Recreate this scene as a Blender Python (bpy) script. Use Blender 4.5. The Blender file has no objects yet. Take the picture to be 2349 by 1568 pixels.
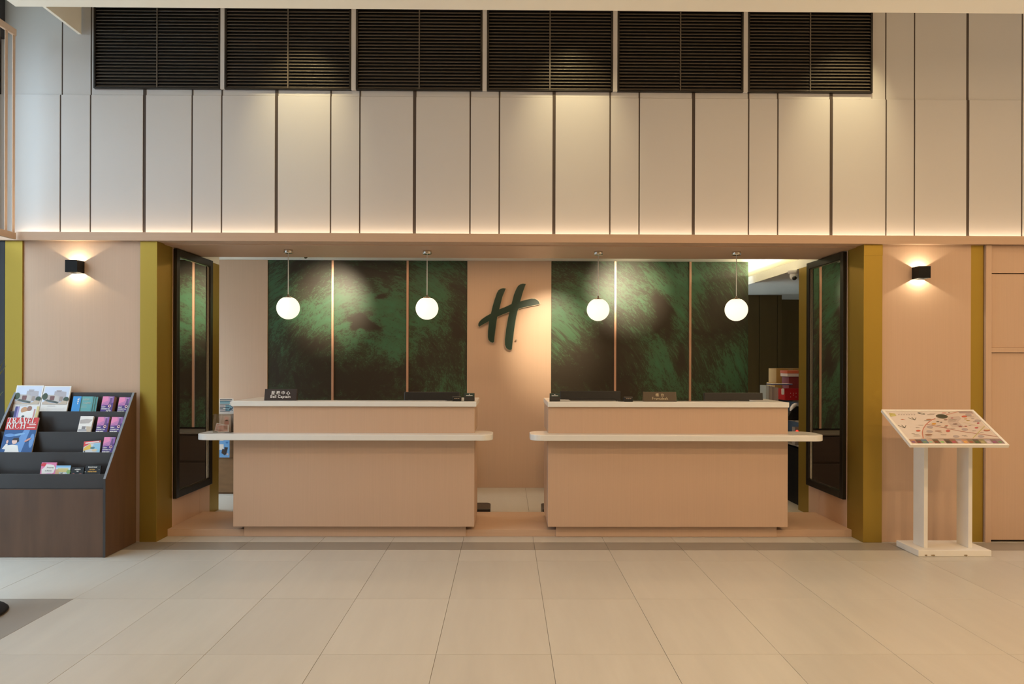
import bpy, bmesh, math, random
from mathutils import Vector, Matrix, noise
random.seed(7)
SC = bpy.context.scene
COL = SC.collection
F = 1700.0                      # focal length in pixels of the 2349-wide frame
EYE = 1.53
YAW, ROLL = 0.0085, 0.003
HZ = 827.0                      # horizon row

# ------------------------------------------------------------------ camera
cam_d = bpy.data.cameras.new('camera'); cam = bpy.data.objects.new('camera', cam_d); COL.objects.link(cam)
cam_d.sensor_fit = 'HORIZONTAL'; cam_d.sensor_width = 36.0
cam_d.lens = F/2349*36.0
cam_d.shift_y = (HZ-784.0)/2349.0
cam_d.clip_end = 200
_f = Vector((math.sin(YAW), math.cos(YAW), 0)); _r0 = Vector((math.cos(YAW), -math.sin(YAW), 0)); _u0 = Vector((0, 0, 1))
_r = _r0*math.cos(ROLL)+_u0*math.sin(ROLL); _u = _u0*math.cos(ROLL)-_r0*math.sin(ROLL)
cam.matrix_world = Matrix(((_r.x, _u.x, -_f.x, 0), (_r.y, _u.y, -_f.y, 0), (_r.z, _u.z, -_f.z, EYE), (0, 0, 0, 1)))
SC.camera = cam

def at(px, py, Y):
    d = _r*((px-1174.5)/F)+_u*((HZ-py)/F)+_f
    t = Y/d.y
    return Vector((d.x*t, Y, EYE+d.z*t))
def X(px, Y): return at(px, HZ, Y).x
def Z(py, Y, px=1174.5): return at(px, py, Y).z

# ------------------------------------------------------------------ world, exposure, room lights
SC.view_settings.view_transform = 'Standard'
try: SC.view_settings.look = 'None'
except Exception: pass
SC.view_settings.gamma = 1.0
SC.view_settings.use_curve_mapping = False
SC.view_settings.exposure = 0.03
w = bpy.data.worlds.new('World'); SC.world = w; w.use_nodes = True
bg = w.node_tree.nodes['Background']
# overcast sky: three times brighter overhead than at the horizon
_nt = w.node_tree; _tc = _nt.nodes.new('ShaderNodeTexCoord'); _sx = _nt.nodes.new('ShaderNodeSeparateXYZ')
_mr = _nt.nodes.new('ShaderNodeMapRange'); _mr.inputs['From Min'].default_value = 0.0; _mr.inputs['From Max'].default_value = 1.0
_mr.inputs['To Min'].default_value = 3.0; _mr.inputs['To Max'].default_value = 9.0
_nt.links.new(_tc.outputs['Generated'], _sx.inputs[0]); _nt.links.new(_sx.outputs['Z'], _mr.inputs['Value']); _nt.links.new(_mr.outputs['Result'], bg.inputs['Strength'])
bg.inputs['Color'].default_value = (0.70, 0.86, 1.0, 1)
WARM = (1.0, 0.66, 0.37)

def light(name, kind, loc, energy, color, aim=None, **kw):
    d = bpy.data.lights.new(name, kind); d.energy = energy; d.color = color
    for k, v in kw.items(): setattr(d, k, v)
    o = bpy.data.objects.new(name, d); COL.objects.link(o); o.location = loc
    if aim is not None:
        o.rotation_euler = (Vector(aim)-Vector(loc)).to_track_quat('-Z', 'Y').to_euler()
    return o
# daylight comes from the sky through the left glazing; portals guide the sampling
for nm, yc, zc, sy, sz in (('sky_portal', 4.5, 2.2, 3.4, 4.4), ('sky_portal', 8.1, 1.2, 1.6, 2.4)):
    p = light(nm, 'AREA', (-4.42, yc, zc), 1.0, (1, 1, 1), aim=(0, yc, zc), shape='RECTANGLE', size=sy, size_y=sz)
    p.data.cycles.is_portal = True
# recessed lobby downlights in the ceiling
for x, e in ((-2.6, 4.5), (0.2, 11), (2.7, 17), (4.6, 22)):
    for y in (0.4, 2.6, 4.7):
        light('lobby_downlight', 'AREA', (x, y, 4.21), e*(2.6 if y < 1 else 1.6 if y < 3 else 0.34), WARM, aim=(x, y, 0), shape='DISK', size=0.22)
# grazing spots between ceiling edge and panelled wall
for px in (690, 1310, 1940):
    x = X(px, 6.4)
    light('wall_wash', 'SPOT', (x, 5.83, 4.52), 46, (1.0, 0.82, 0.46), aim=(x, 6.42, 3.72), spot_size=1.05, spot_blend=1.0, shadow_soft_size=0.03)
light('upper_wall_fill', 'AREA', (1.6, 5.80, 4.55), 6, (1.0, 0.66, 0.36), aim=(1.6, 6.42, 4.25), shape='RECTANGLE', size=8.5, size_y=0.03)  # added fill light, no visible source; brightens the shaded upper wall
# strip in the ledge trough, washing the panels upwards
light('ledge_strip', 'AREA', (0.6, 6.385, 2.565), 17, (1.0, 0.74, 0.50), aim=(0.6, 6.40, 3.6), shape='RECTANGLE', size=9.6, size_y=0.015)
# spots on the green wall
for px, py, e, sx in ((752, 655, 60, 0.0), (1268, 735, 60, 0.0), (1440, 625, 66, 0.0)):
    a = at(px, py, 8.93); a.z -= 0.22
    light('mural_spot', 'SPOT', (a.x+sx, 7.625, 2.56), e*2.7, (1.0, 0.83, 0.58), aim=(a.x, 8.93, a.z), spot_size=0.86, spot_blend=1.0, shadow_soft_size=0.02)
# niche ceiling general light and right cove
light('niche_downlight', 'AREA', (0.05, 8.0, 2.72), 29, WARM, aim=(0.05, 8.0, 0), shape='RECTANGLE', size=4.5, size_y=0.15)
light('cove_strip', 'AREA', (3.13, 9.0, 2.60), 30, (1.0, 0.86, 0.58), aim=(2.6, 9.0, 3.3), shape='RECTANGLE', size=3.2, size_y=0.03)

# ------------------------------------------------------------------ materials
def newmat(name):
    m = bpy.data.materials.new(name); m.use_nodes = True
    return m, m.node_tree, m.node_tree.nodes['Principled BSDF']
def setc(b, c, rough=0.5, metal=0.0, spec=0.5):
    b.inputs['Base Color'].default_value = (*c, 1); b.inputs['Roughness'].default_value = rough
    b.inputs['Metallic'].default_value = metal; b.inputs['Specular IOR Level'].default_value = spec
def plain(name, c, rough=0.5, metal=0.0, spec=0.5, var=0.04, scale=6.0, stretch=(1, 1, 1), emit=None, es=0.0):
    """flat colour with a little procedural variation"""
    m, t, b = newmat(name); setc(b, c, rough, metal, spec)
    tc = t.nodes.new('ShaderNodeTexCoord'); mp = t.nodes.new('ShaderNodeMapping')
    mp.inputs['Scale'].default_value = stretch
    nz = t.nodes.new('ShaderNodeTexNoise'); nz.inputs['Scale'].default_value = scale; nz.inputs['Detail'].default_value = 4
    mx = t.nodes.new('ShaderNodeMix'); mx.data_type = 'RGBA'
    mx.inputs['A'].default_value = (*[v*(1-var) for v in c], 1); mx.inputs['B'].default_value = (*[min(1, v*(1+var)) for v in c], 1)
    L = t.links.new
    L(tc.outputs['Object'], mp.inputs['Vector']); L(mp.outputs['Vector'], nz.inputs['Vector'])
    L(nz.outputs['Fac'], mx.inputs['Factor']); L(mx.outputs['Result'], b.inputs['Base Color'])
    if emit:
        b.inputs['Emission Color'].default_value = (*emit, 1); b.inputs['Emission Strength'].default_value = es
    return m
def flat(name, c, rough=0.5, metal=0.0, spec=0.4):
    m, t, b = newmat(name); setc(b, c, rough, metal, spec); return m

M = {}
M['panel'] = plain('white wall panel', (0.60, 0.585, 0.57), 0.55, var=0.015, scale=2.0)
M['joint'] = plain('dark joint', (0.075, 0.055, 0.042), 0.8, var=0.1)
M['pink'] = plain('pink wood laminate', (0.62, 0.435, 0.31), 0.42, spec=0.35, var=0.05, scale=3.0, stretch=(45, 45, 0.6))
M['pinkledge'] = plain('pink ledge laminate', (0.58, 0.40, 0.28), 0.45, spec=0.35, var=0.06, scale=3.0, stretch=(0.6, 40, 40))
M['cream'] = plain('cream ceiling paint', (0.92, 0.90, 0.80), 0.8, var=0.015)
M['white'] = plain('white solid surface', (0.82, 0.825, 0.80), 0.22, spec=0.5, var=0.015, scale=14)
M['standwhite'] = plain('white painted board', (0.86, 0.84, 0.79), 0.4, var=0.05, scale=9)
M['black'] = plain('black metal', (0.008, 0.0075, 0.007), 0.5, spec=0.2, var=0.1)
M['frame'] = plain('dark bronze frame', (0.020, 0.016, 0.012), 0.35, metal=0.4, var=0.1)
M['blackplastic'] = plain('black plastic', (0.014, 0.014, 0.014), 0.38, var=0.1)
M['louver'] = plain('dark brown louvre', (0.115, 0.095, 0.072), 0.36, var=0.08)
M['louverback'] = plain('duct dark', (0.006, 0.005, 0.004), 0.9, var=0.1)
M['rack'] = plain('charcoal laminate', (0.042, 0.036, 0.034), 0.32, spec=0.5, var=0.08, scale=5)
M['rackwood'] = plain('dark walnut laminate', (0.112, 0.058, 0.031), 0.38, var=0.42, scale=2.2, stretch=(6, 6, 0.7))
M['rackedge'] = plain('grey edge band', (0.16, 0.165, 0.18), 0.4, var=0.05)
M['darkwood'] = plain('dark brown cabinet', (0.045, 0.026, 0.016), 0.4, var=0.2, scale=3, stretch=(1, 6, 12))
M['olive'] = plain('olive brown wall panel', (0.13, 0.082, 0.022), 0.6, var=0.15, scale=2, stretch=(8, 8, .5))
M['paper'] = plain('paper', (0.80, 0.79, 0.76), 0.6, var=0.02)
M['card'] = plain('cardboard', (0.44, 0.26, 0.07), 0.8, var=0.1, scale=10)
M['chrome'] = flat('chrome', (0.62, 0.58, 0.52), 0.18, 1.0)
M['signbrown'] = plain('dark brown sign board', (0.030, 0.018, 0.013), 0.4, var=0.05)
M['signolive'] = plain('olive sign board', (0.060, 0.038, 0.014), 0.4, var=0.05)
M['logo'] = plain('dark green logo face', (0.010, 0.034, 0.020), 0.45, var=0.05)
M['logoside'] = plain('logo side', (0.45, 0.38, 0.27), 0.4, metal=0.3, var=0.03)
M['ink'] = flat('white ink', (0.80, 0.79, 0.77), 0.6)
M['cabtop'] = plain('grey brown cabinet top', (0.15, 0.125, 0.10), 0.4, var=0.05)
M['copper'] = plain('copper strip', (0.62, 0.36, 0.24), 0.35, metal=0.35, var=0.03)
M['globe'] = plain('lit opal glass', (0.9, 0.88, 0.8), 0.3, var=0.01, emit=(1.0, 0.95, 0.72), es=0.95)
M['sky_frame'] = plain('black window frame', (0.018, 0.016, 0.018), 0.4, var=0.1)
M['groundmat'] = plain('pavement', (0.42, 0.42, 0.41), 0.9, var=0.1)
M['screenwood'] = plain('pink timber screen', (0.60, 0.42, 0.29), 0.5, var=0.08, scale=3, stretch=(30, 30, .6))

def gold():
    m, t, b = newmat('brushed gold sheet'); setc(b, (0.40, 0.27, 0.045), 0.42, 0.75)
    tc = t.nodes.new('ShaderNodeTexCoord'); mp = t.nodes.new('ShaderNodeMapping'); mp.inputs['Scale'].default_value = (180, 180, 1.2)
    nz = t.nodes.new('ShaderNodeTexNoise'); nz.inputs['Scale'].default_value = 3
    r = t.nodes.new('ShaderNodeMapRange'); r.inputs['To Min'].default_value = 0.38; r.inputs['To Max'].default_value = 0.50
    L = t.links.new
    L(tc.outputs['Object'], mp.inputs['Vector']); L(mp.outputs['Vector'], nz.inputs['Vector'])
    L(nz.outputs['Fac'], r.inputs['Value']); L(r.outputs['Result'], b.inputs['Roughness'])
    return m
M['gold'] = gold()

def tilemat(name, c, var, rough=0.33):
    """stone tile: soft streaks along the depth, every tile its own tone"""
    m, t, b = newmat(name); setc(b, c, rough, 0, 0.45)
    N = t.nodes.new; L = t.links.new
    g = N('ShaderNodeNewGeometry'); mp = N('ShaderNodeMapping'); mp.inputs['Scale'].default_value = (9, 1.1, 1)
    oi = N('ShaderNodeObjectInfo')
    va = N('ShaderNodeVectorMath'); va.operation = 'ADD'
    L(g.outputs['Position'], mp.inputs['Vector']); L(mp.outputs['Vector'], va.inputs[0])
    ml = N('ShaderNodeMath'); ml.operation = 'MULTIPLY'; ml.inputs[1].default_value = 50
    L(oi.outputs['Random'], ml.inputs[0]); L(ml.outputs[0], va.inputs[1])
    nz = N('ShaderNodeTexNoise'); nz.inputs['Scale'].default_value = 1.2; nz.inputs['Detail'].default_value = 5; nz.inputs['Roughness'].default_value = 0.6
    L(va.outputs[0], nz.inputs['Vector'])
    mx = N('ShaderNodeMix'); mx.data_type = 'RGBA'
    mx.inputs['A'].default_value = (*[v*(1-var) for v in c], 1); mx.inputs['B'].default_value = (*[v*(1+var) for v in c], 1)
    L(nz.outputs['Fac'], mx.inputs['Factor'])
    hv = N('ShaderNodeHueSaturation')
    mr = N('ShaderNodeMapRange'); mr.inputs['To Min'].default_value = 0.97; mr.inputs['To Max'].default_value = 1.03
    L(oi.outputs['Random'], mr.inputs['Value']); L(mr.outputs['Result'], hv.inputs['Value']); L(mx.outputs['Result'], hv.inputs['Color'])
    L(hv.outputs['Color'], b.inputs['Base Color'])
    r2 = N('ShaderNodeMapRange'); r2.inputs['To Min'].default_value = rough-0.05; r2.inputs['To Max'].default_value = rough+0.09
    L(nz.outputs['Fac'], r2.inputs['Value']); L(r2.outputs['Result'], b.inputs['Roughness'])
    return m
M['tile'] = tilemat('beige stone tile', (0.545, 0.522, 0.465), 0.10)
M['tiledark'] = tilemat('grey stone tile', (0.30, 0.275, 0.235), 0.14)
M['grout'] = plain('grout', (0.20, 0.165, 0.125), 0.8, var=0.1)

def clear(name, tint, gloss):
    m = bpy.data.materials.new(name); m.use_nodes = True; t = m.node_tree; t.nodes.clear()
    o = t.nodes.new('ShaderNodeOutputMaterial'); a = t.nodes.new('ShaderNodeBsdfTransparent'); g = t.nodes.new('ShaderNodeBsdfGlossy')
    a.inputs['Color'].default_value = (*tint, 1); g.inputs['Roughness'].default_value = 0.03
    x = t.nodes.new('ShaderNodeMixShader'); x.inputs['Fac'].default_value = gloss
    t.links.new(a.outputs[0], x.inputs[1]); t.links.new(g.outputs[0], x.inputs[2]); t.links.new(x.outputs[0], o.inputs['Surface'])
    return m
M['glass'] = clear('window glass', (0.97, 0.98, 0.98), 0.05)
M['glassgrey'] = clear('grey dimming glass', (0.70, 0.72, 0.73), 0.06)  # tint added to the unseen lower panes to dim low daylight
M['acrylic'] = clear('clear acrylic', (0.88, 0.86, 0.84), 0.09)
M['mirror'] = flat('mirror glass', (0.70, 0.72, 0.70), 0.02, 1.0)

def mural():
    m, t, b = newmat('brushed green mural'); N = t.nodes.new; L = t.links.new
    b.inputs['Roughness'].default_value = 0.42; b.inputs['Specular IOR Level'].default_value = 0.35
    am = N('ShaderNodeAttribute'); am.attribute_name = 'tone'
    av = N('ShaderNodeAttribute'); av.attribute_name = 'stroke'
    def nz(sc, det, dist):
        n = N('ShaderNodeTexNoise'); n.inputs['Scale'].default_value = sc; n.inputs['Detail'].default_value = det
        n.inputs['Roughness'].default_value = 0.6; n.inputs['Distortion'].default_value = dist
        L(av.outputs['Vector'], n.inputs['Vector']); return n.outputs['Fac']
    def math_(op, a, c, cl=False):
        n = N('ShaderNodeMath'); n.operation = op; n.use_clamp = cl
        for i, v in enumerate((a, c)):
            if isinstance(v, (int, float)): n.inputs[i].default_value = v
            else: L(v, n.inputs[i])
        return n.outputs[0]
    def cen(f, k): return math_('MULTIPLY', math_('SUBTRACT', f, 0.5), k)
    big, mid, fine = nz(0.35, 3, 0.8), nz(1.9, 4, 1.0), nz(5.0, 3, 0.5)
    tn = math_('MULTIPLY', am.outputs['Fac'], 0.62)
    base = math_('ADD', tn, cen(big, 2.2))
    s = math_('ADD', math_('ADD', base, cen(mid, 4.2)), cen(fine, 2.0))
    sharp = math_('ADD', math_('MULTIPLY', s, 2.2), 0.5, True)
    soft = math_('ADD', math_('MULTIPLY', base, 0.50), 0.42, True)
    fac = math_('ADD', math_('MULTIPLY', sharp, 0.50), math_('MULTIPLY', soft, 0.50), True)
    gm = N('ShaderNodeMix'); gm.data_type = 'RGBA'
    gm.inputs['A'].default_value = (0.075, 0.130, 0.060, 1); gm.inputs['B'].default_value = (0.048, 0.165, 0.085, 1)
    L(soft, gm.inputs['Factor'])
    mx = N('ShaderNodeMix'); mx.data_type = 'RGBA'
    mx.inputs['A'].default_value = (0.036, 0.028, 0.018, 1); L(gm.outputs['Result'], mx.inputs['B'])
    L(fac, mx.inputs['Factor']); L(mx.outputs['Result'], b.inputs['Base Color'])
    return m
M['mural'] = mural()

_ink = {}
def ink(c, rough=0.55):
    k = tuple(round(v, 3) for v in c)
    if k not in _ink: _ink[k] = flat('print %d' % len(_ink), k, rough)
    return _ink[k]

# ------------------------------------------------------------------ mesh helpers
class MB:
    def __init__(s): s.bm = bmesh.new(); s.mats = []
    def mi(s, m):
        if m is None: return 0
        if m not in s.mats: s.mats.append(m)
        return s.mats.index(m)
    def box(s, a, b, m=None, bev=0.0, seg=2, mtx=None):
        x0, x1 = sorted((a[0], b[0])); y0, y1 = sorted((a[1], b[1])); z0, z1 = sorted((a[2], b[2]))
        t = bmesh.new()
        r = bmesh.ops.create_cube(t, size=1.0)
        for v in t.verts: v.co = Vector(((x0+x1)/2+v.co.x*(x1-x0), (y0+y1)/2+v.co.y*(y1-y0), (z0+z1)/2+v.co.z*(z1-z0)))
        if bev: bmesh.ops.bevel(t, geom=t.edges[:], offset=bev, segments=seg, affect='EDGES', profile=0.5)
        s.merge(t, m, mtx); return s
    def merge(s, t, m, mtx=None):
        i = s.mi(m); vs = {}
        for v in t.verts: vs[v] = s.bm.verts.new((mtx @ v.co) if mtx else v.co)
        for f in t.faces:
            try: nf = s.bm.faces.new([vs[v] for v in f.verts]); nf.material_index = i; nf.smooth = f.smooth
            except ValueError: pass
        t.free()
    def prism(s, pts, axis, a, b, m=None, bev=0.0, mtx=None):
        """2D outline pulled along an axis from a to b. axis z: (x,y); axis y: (x,z); axis x: (y,z)"""
        def P(p, h): return {'z': (p[0], p[1], h), 'y': (p[0], h, p[1]), 'x': (h, p[0], p[1])}[axis]
        t = bmesh.new()
        A = [t.verts.new(P(p, a)) for p in pts]; B = [t.verts.new(P(p, b)) for p in pts]
        t.faces.new(A); t.faces.new(B[::-1]); n = len(pts)
        for k in range(n): t.faces.new((A[k], A[(k+1) % n], B[(k+1) % n], B[k]))
        bmesh.ops.recalc_face_normals(t, faces=t.faces[:])
        if bev: bmesh.ops.bevel(t, geom=[e for e in t.edges if e.calc_face_angle(0) > 0.6], offset=bev, segments=2, affect='EDGES', profile=0.5)
        s.merge(t, m, mtx); return s
    def poly(s, pts3, m=None):
        f = s.bm.faces.new([s.bm.verts.new(p) for p in pts3]); f.material_index = s.mi(m); return s
    def lathe(s, prof, c, m=None, n=32, smooth=True, mtx=None):
        """profile of (radius, z) turned around the vertical through c"""
        t = bmesh.new(); rings = []
        for r, z in prof:
            if r < 1e-6: rings.append([t.verts.new((c[0], c[1], c[2]+z))])
            else: rings.append([t.verts.new((c[0]+r*math.cos(2*math.pi*k/n), c[1]+r*math.sin(2*math.pi*k/n), c[2]+z)) for k in range(n)])
        for p, q in zip(rings, rings[1:]):
            for k in range(n):
                j = (k+1) % n
                if len(p) == 1 and len(q) == 1: continue
                if len(p) == 1: f = t.faces.new((p[0], q[j], q[k]))
                elif len(q) == 1: f = t.faces.new((p[k], p[j], q[0]))
                else: f = t.faces.new((p[k], p[j], q[j], q[k]))
                f.smooth = smooth
        bmesh.ops.recalc_face_normals(t, faces=t.faces[:])
        s.merge(t, m, mtx); return s
    def tube(s, pts, r, m=None, n=10):
        t = bmesh.new(); rings = []
        rr = r if isinstance(r, (list, tuple)) else [r]*len(pts)
        P = [Vector(p) for p in pts]
        for k, p in enumerate(P):
            d = (P[min(k+1, len(P)-1)]-P[max(k-1, 0)]).normalized()
            a = d.orthogonal().normalized(); b = d.cross(a)
            rings.append([t.verts.new(p+(a*math.cos(2*math.pi*j/n)+b*math.sin(2*math.pi*j/n))*rr[k]) for j in range(n)])
        for p, q in zip(rings, rings[1:]):
            for k in range(n):
                f = t.faces.new((p[k], p[(k+1) % n], q[(k+1) % n], q[k])); f.smooth = True
        t.faces.new(rings[0][::-1]); t.faces.new(rings[-1])
        bmesh.ops.recalc_face_normals(t, faces=t.faces[:])
        s.merge(t, m); return s
    def build(s, name, m=None, parent=None, world=True, label=None):
        if world and parent is not None:
            off = wloc(parent)
            for v in s.bm.verts: v.co -= off
        me = bpy.data.meshes.new(name); s.bm.normal_update(); s.bm.to_mesh(me); s.bm.free()
        if m is not None and not s.mats: me.materials.append(m)
        for k in s.mats: me.materials.append(k)
        o = bpy.data.objects.new(name, me); COL.objects.link(o)
        if parent is not None: o.parent = parent
        if label: o['label'] = label
        return o
def wloc(o):
    v = Vector(o.location)
    while o.parent: o = o.parent; v += Vector(o.location)
    return v
def inst(name, me, parent, loc):
    o = bpy.data.objects.new(name, me); COL.objects.link(o); o.parent = parent
    o.location = Vector(loc)-wloc(parent); return o
def thing(name, label, cat, loc=(0, 0, 0), rot=(0, 0, 0), group=None, kind=None):
    o = bpy.data.objects.new(name, None); COL.objects.link(o); o.location = loc; o.rotation_euler = rot
    o.empty_display_size = 0.1
    o['label'] = label; o['category'] = cat
    if group: o['group'] = group
    if kind: o['kind'] = kind
    return o
def tag(o, label, cat, group=None, kind=None):
    o['label'] = label; o['category'] = cat
    if group: o['group'] = group
    if kind: o['kind'] = kind
    return o
def box(a, b, m, name, parent=None, bev=0.0, world=True, label=None):
    return MB().box(a, b, m, bev).build(name, m, parent, world, label)
def struct(name, label, cat, a, b, m, bev=0.0):
    return tag(box(a, b, m, name, None, bev), label, cat, None, 'structure')
def copy_tree(o, parent=None):
    c = o.copy(); COL.objects.link(c); c.parent = parent
    for ch in list(o.children): copy_tree(ch, c)
    return c

def textmesh(s, size, align='CENTER', weight=0.0, shear=0.0, extrude=0.0005, spacing=1.0):
    cu = bpy.data.curves.new('lettering', 'FONT'); cu.body = s; cu.size = size; cu.align_x = align; cu.align_y = 'CENTER'
    cu.offset = weight; cu.shear = shear; cu.extrude = extrude; cu.resolution_u = 3; cu.space_character = spacing
    o = bpy.data.objects.new('lettering', cu); COL.objects.link(o)
    bpy.context.view_layer.update()
    dg = bpy.context.evaluated_depsgraph_get()
    me = bpy.data.meshes.new_from_object(o.evaluated_get(dg))
    bpy.data.objects.remove(o); bpy.data.curves.remove(cu)
    return me
FACE = Matrix.Rotation(math.pi/2, 4, 'X')     # text plane xy -> xz, facing -y
def text(name, s, size, m, parent, pos, rot=None, world=False, **kw):
    """flat lettering as a part; pos in the parent's own frame, text faces -y unless rot is given"""
    me = textmesh(s, size, **kw); me.materials.clear(); me.materials.append(m); me.name = name
    o = bpy.data.objects.new(name, me); COL.objects.link(o); o.parent = parent
    T = Matrix.Translation(Vector(pos)-(wloc(parent) if world else Vector((0, 0, 0))))
    me.transform(T @ (rot if rot else FACE))
    return o
def addtext(mb, s, size, m, pos, mtx=None, **kw):
    """lettering merged into a print mesh"""
    me = textmesh(s, size, **kw); me.transform(Matrix.Translation(pos) @ FACE)
    t = bmesh.new(); t.from_mesh(me); bpy.data.meshes.remove(me); mb.merge(t, m, mtx)
def ell(cx, cy, rx, ry, n=18, a=0.0):
    ca, sa = math.cos(a), math.sin(a)
    return [(cx+rx*math.cos(2*math.pi*k/n)*ca-ry*math.sin(2*math.pi*k/n)*sa, cy+rx*math.cos(2*math.pi*k/n)*sa+ry*math.sin(2*math.pi*k/n)*ca) for k in range(n)]
def rect(x0, y0, x1, y1): return [(x0, y0), (x1, y0), (x1, y1), (x0, y1)]
def line2(p, q, wd):
    d = Vector((q[0]-p[0], q[1]-p[1])); n = Vector((-d.y, d.x)).normalized()*wd/2
    return [(p[0]+n.x, p[1]+n.y), (p[0]-n.x, p[1]-n.y), (q[0]-n.x, q[1]-n.y), (q[0]+n.x, q[1]+n.y)]

# ================================================================== LARGE STRUCTURE
YP, YW, YB = 6.25, 6.42, 8.95            # pier plane, upper panel plane, mural wall
XL, XR = -2.93, 3.03                     # faces of the two niche returns
SOF = 2.516

# ---- floor: base slab and separate tiles
floor = struct('floor', 'beige stone tile floor of the lobby', 'floor', (-4.45, -6, -0.06), (6.0, 11.6, -0.004), M['grout'])
xe = [0.2416+0.6*k for k in range(-8, 10)]
ye = [1.157, 2.059, 2.961, 3.862, 4.764, 5.667, 5.993, 6.25, 6.57, 7.47, 8.37, 9.27, 10.17, 11.07]
_tm = {}
def tile_mesh(wd, dp, mk):
    k = (round(wd, 3), round(dp, 3), mk)
    if k not in _tm:
        mb = MB().box((-wd/2+.0011, -dp/2+.0011, -0.004), (wd/2-.0011, dp/2-.0011, 0.0), M[mk], 0.0006, 1)
        o = mb.build('tile', M[mk]); _tm[k] = o.data; bpy.data.objects.remove(o)
    return _tm[k]
for j in range(len(ye)-1):
    for i in range(len(xe)-1):
        dark = (j == 6) or (xe[i+1] < -2.70 and ye[j+1] < 4.80)
        cx, cy = (xe[i]+xe[i+1])/2, (ye[j]+ye[j+1])/2
        inst('tile', tile_mesh(0.6, ye[j+1]-ye[j], 'tiledark' if dark else 'tile'), floor, (cx, cy, random.uniform(-0.0003, 0.0003)))

# ---- ceilings
struct('ceiling', 'cream dropped lobby ceiling over the front of the room', 'ceiling', (-3.77, -6, 4.235), (6.0, 5.72, 4.36), M['cream'])
struct('ceiling_upper', 'plain cream upper ceiling above the panelled wall', 'ceiling', (-4.45, -6, 4.85), (6.0, 6.6, 4.95), M['cream'])
struct('trim_1', 'thin cream bulkhead board hanging beside the left end of the vents', 'trim', (-3.69, 5.72, 4.33), (-3.665, 6.418, 4.85), M['cream'])
struct('ceiling_niche', 'pale ceiling over the space behind the reception desks', 'ceiling', (-4.45, 6.6, 2.735), (6.0, 11.6, 2.80), M['cream'])
struct('ceiling_office', 'lower cream ceiling beyond the right end of the green wall', 'ceiling', (XR, 7.14, 2.49), (6.0, 11.6, 2.585), M['cream'])

# ---- upper wall with separate panels
wall = struct('wall_back', 'high wall of tall off-white panels above the reception opening', 'wall', (-4.45, 6.442, 2.535), (6.0, 6.60, 4.85), M['joint'])
ZJ = 3.812; YU_ = 6.436; VZ0 = 3.862
def panel_row(edges, z0, z1, y, mk='panel'):
    for a, b in edges: box((a, y, z0), (b, 6.4415, z1), M[mk], 'panel', wall, 0.0012)
low = [137, 206, 329.5, 439, 507, 632.5, 757, 824, 949.5, 1077, 1144, 1269.5, 1398, 1465, 1589.5, 1716, 1783, 1905.5, 2031.5, 2096.5, 2219, 2343]
wide = {329.5, 632.5, 949.5, 1269.5, 1589.5, 1905.5, 2219}
lx = [(X(p, YW), 0.0135 if p in wide else 0.0060) for p in low]
eds = [(-4.362, lx[0][0]-lx[0][1])]
for (a, ha), (b, hb) in zip(lx, lx[1:]): eds.append((a+ha, b-hb))
eds.append((lx[-1][0]+lx[-1][1], 5.25))
panel_row(eds, 2.535, ZJ-0.0015, YW)
for x, hw in lx: box((x-hw+.0004, YW+.004, 2.535), (x+hw-.0004, 6.4415, VZ0-.002 if X(217, YW) < x < X(1996, YW) else ZJ), M['joint'], 'joint_strip', wall)
for p, k_ in ((141, 1), (207.5, 1), (2030, 1), (2096, 1), (2217.5, 2), (2343, 1)):
    box((X(p, YU_)-.0052*k_, YU_+.002, ZJ+.001), (X(p, YU_)+.0052*k_, 6.4415, 4.85), M['joint'], 'joint_strip', wall)
YU = 6.436
u = lambda p: X(p, YU)
g = 0.0055
vents_px = [(217, 506.5), (516, 805.5), (816, 1105), (1115, 1403), (1413, 1701), (1711, 1996)]
VZ0, VZ1 = 3.862, 4.70
panel_row([(-4.362, u(141)-g), (u(141)+g, u(207.5)-g), (u(207.5)+g, u(217))], ZJ+0.0015, 4.85, YU)
panel_row([(u(vents_px[k][1]), u(vents_px[k+1][0])) for k in range(5)], VZ0, 4.85, 6.4035)
panel_row([(u(1996), u(2030)-g), (u(2030)+g, u(2096)-g), (u(2096)+g, u(2217.5)-2*g), (u(2217.5)+2*g, u(2343)-g), (u(2343)+g, 5.25)], ZJ+0.0015, 4.85, YU)
# low band under the vents, continuing the lower joints
band = [(u(217), lx[2][0]-lx[2][1])]
for k in range(2, 17): band.append((lx[k][0]+lx[k][1], lx[k+1][0]-lx[k+1][1]))
band.append((lx[17][0]+lx[17][1], u(1996)))
panel_row(band, ZJ+0.0015, VZ0, YU-0.008)

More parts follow.
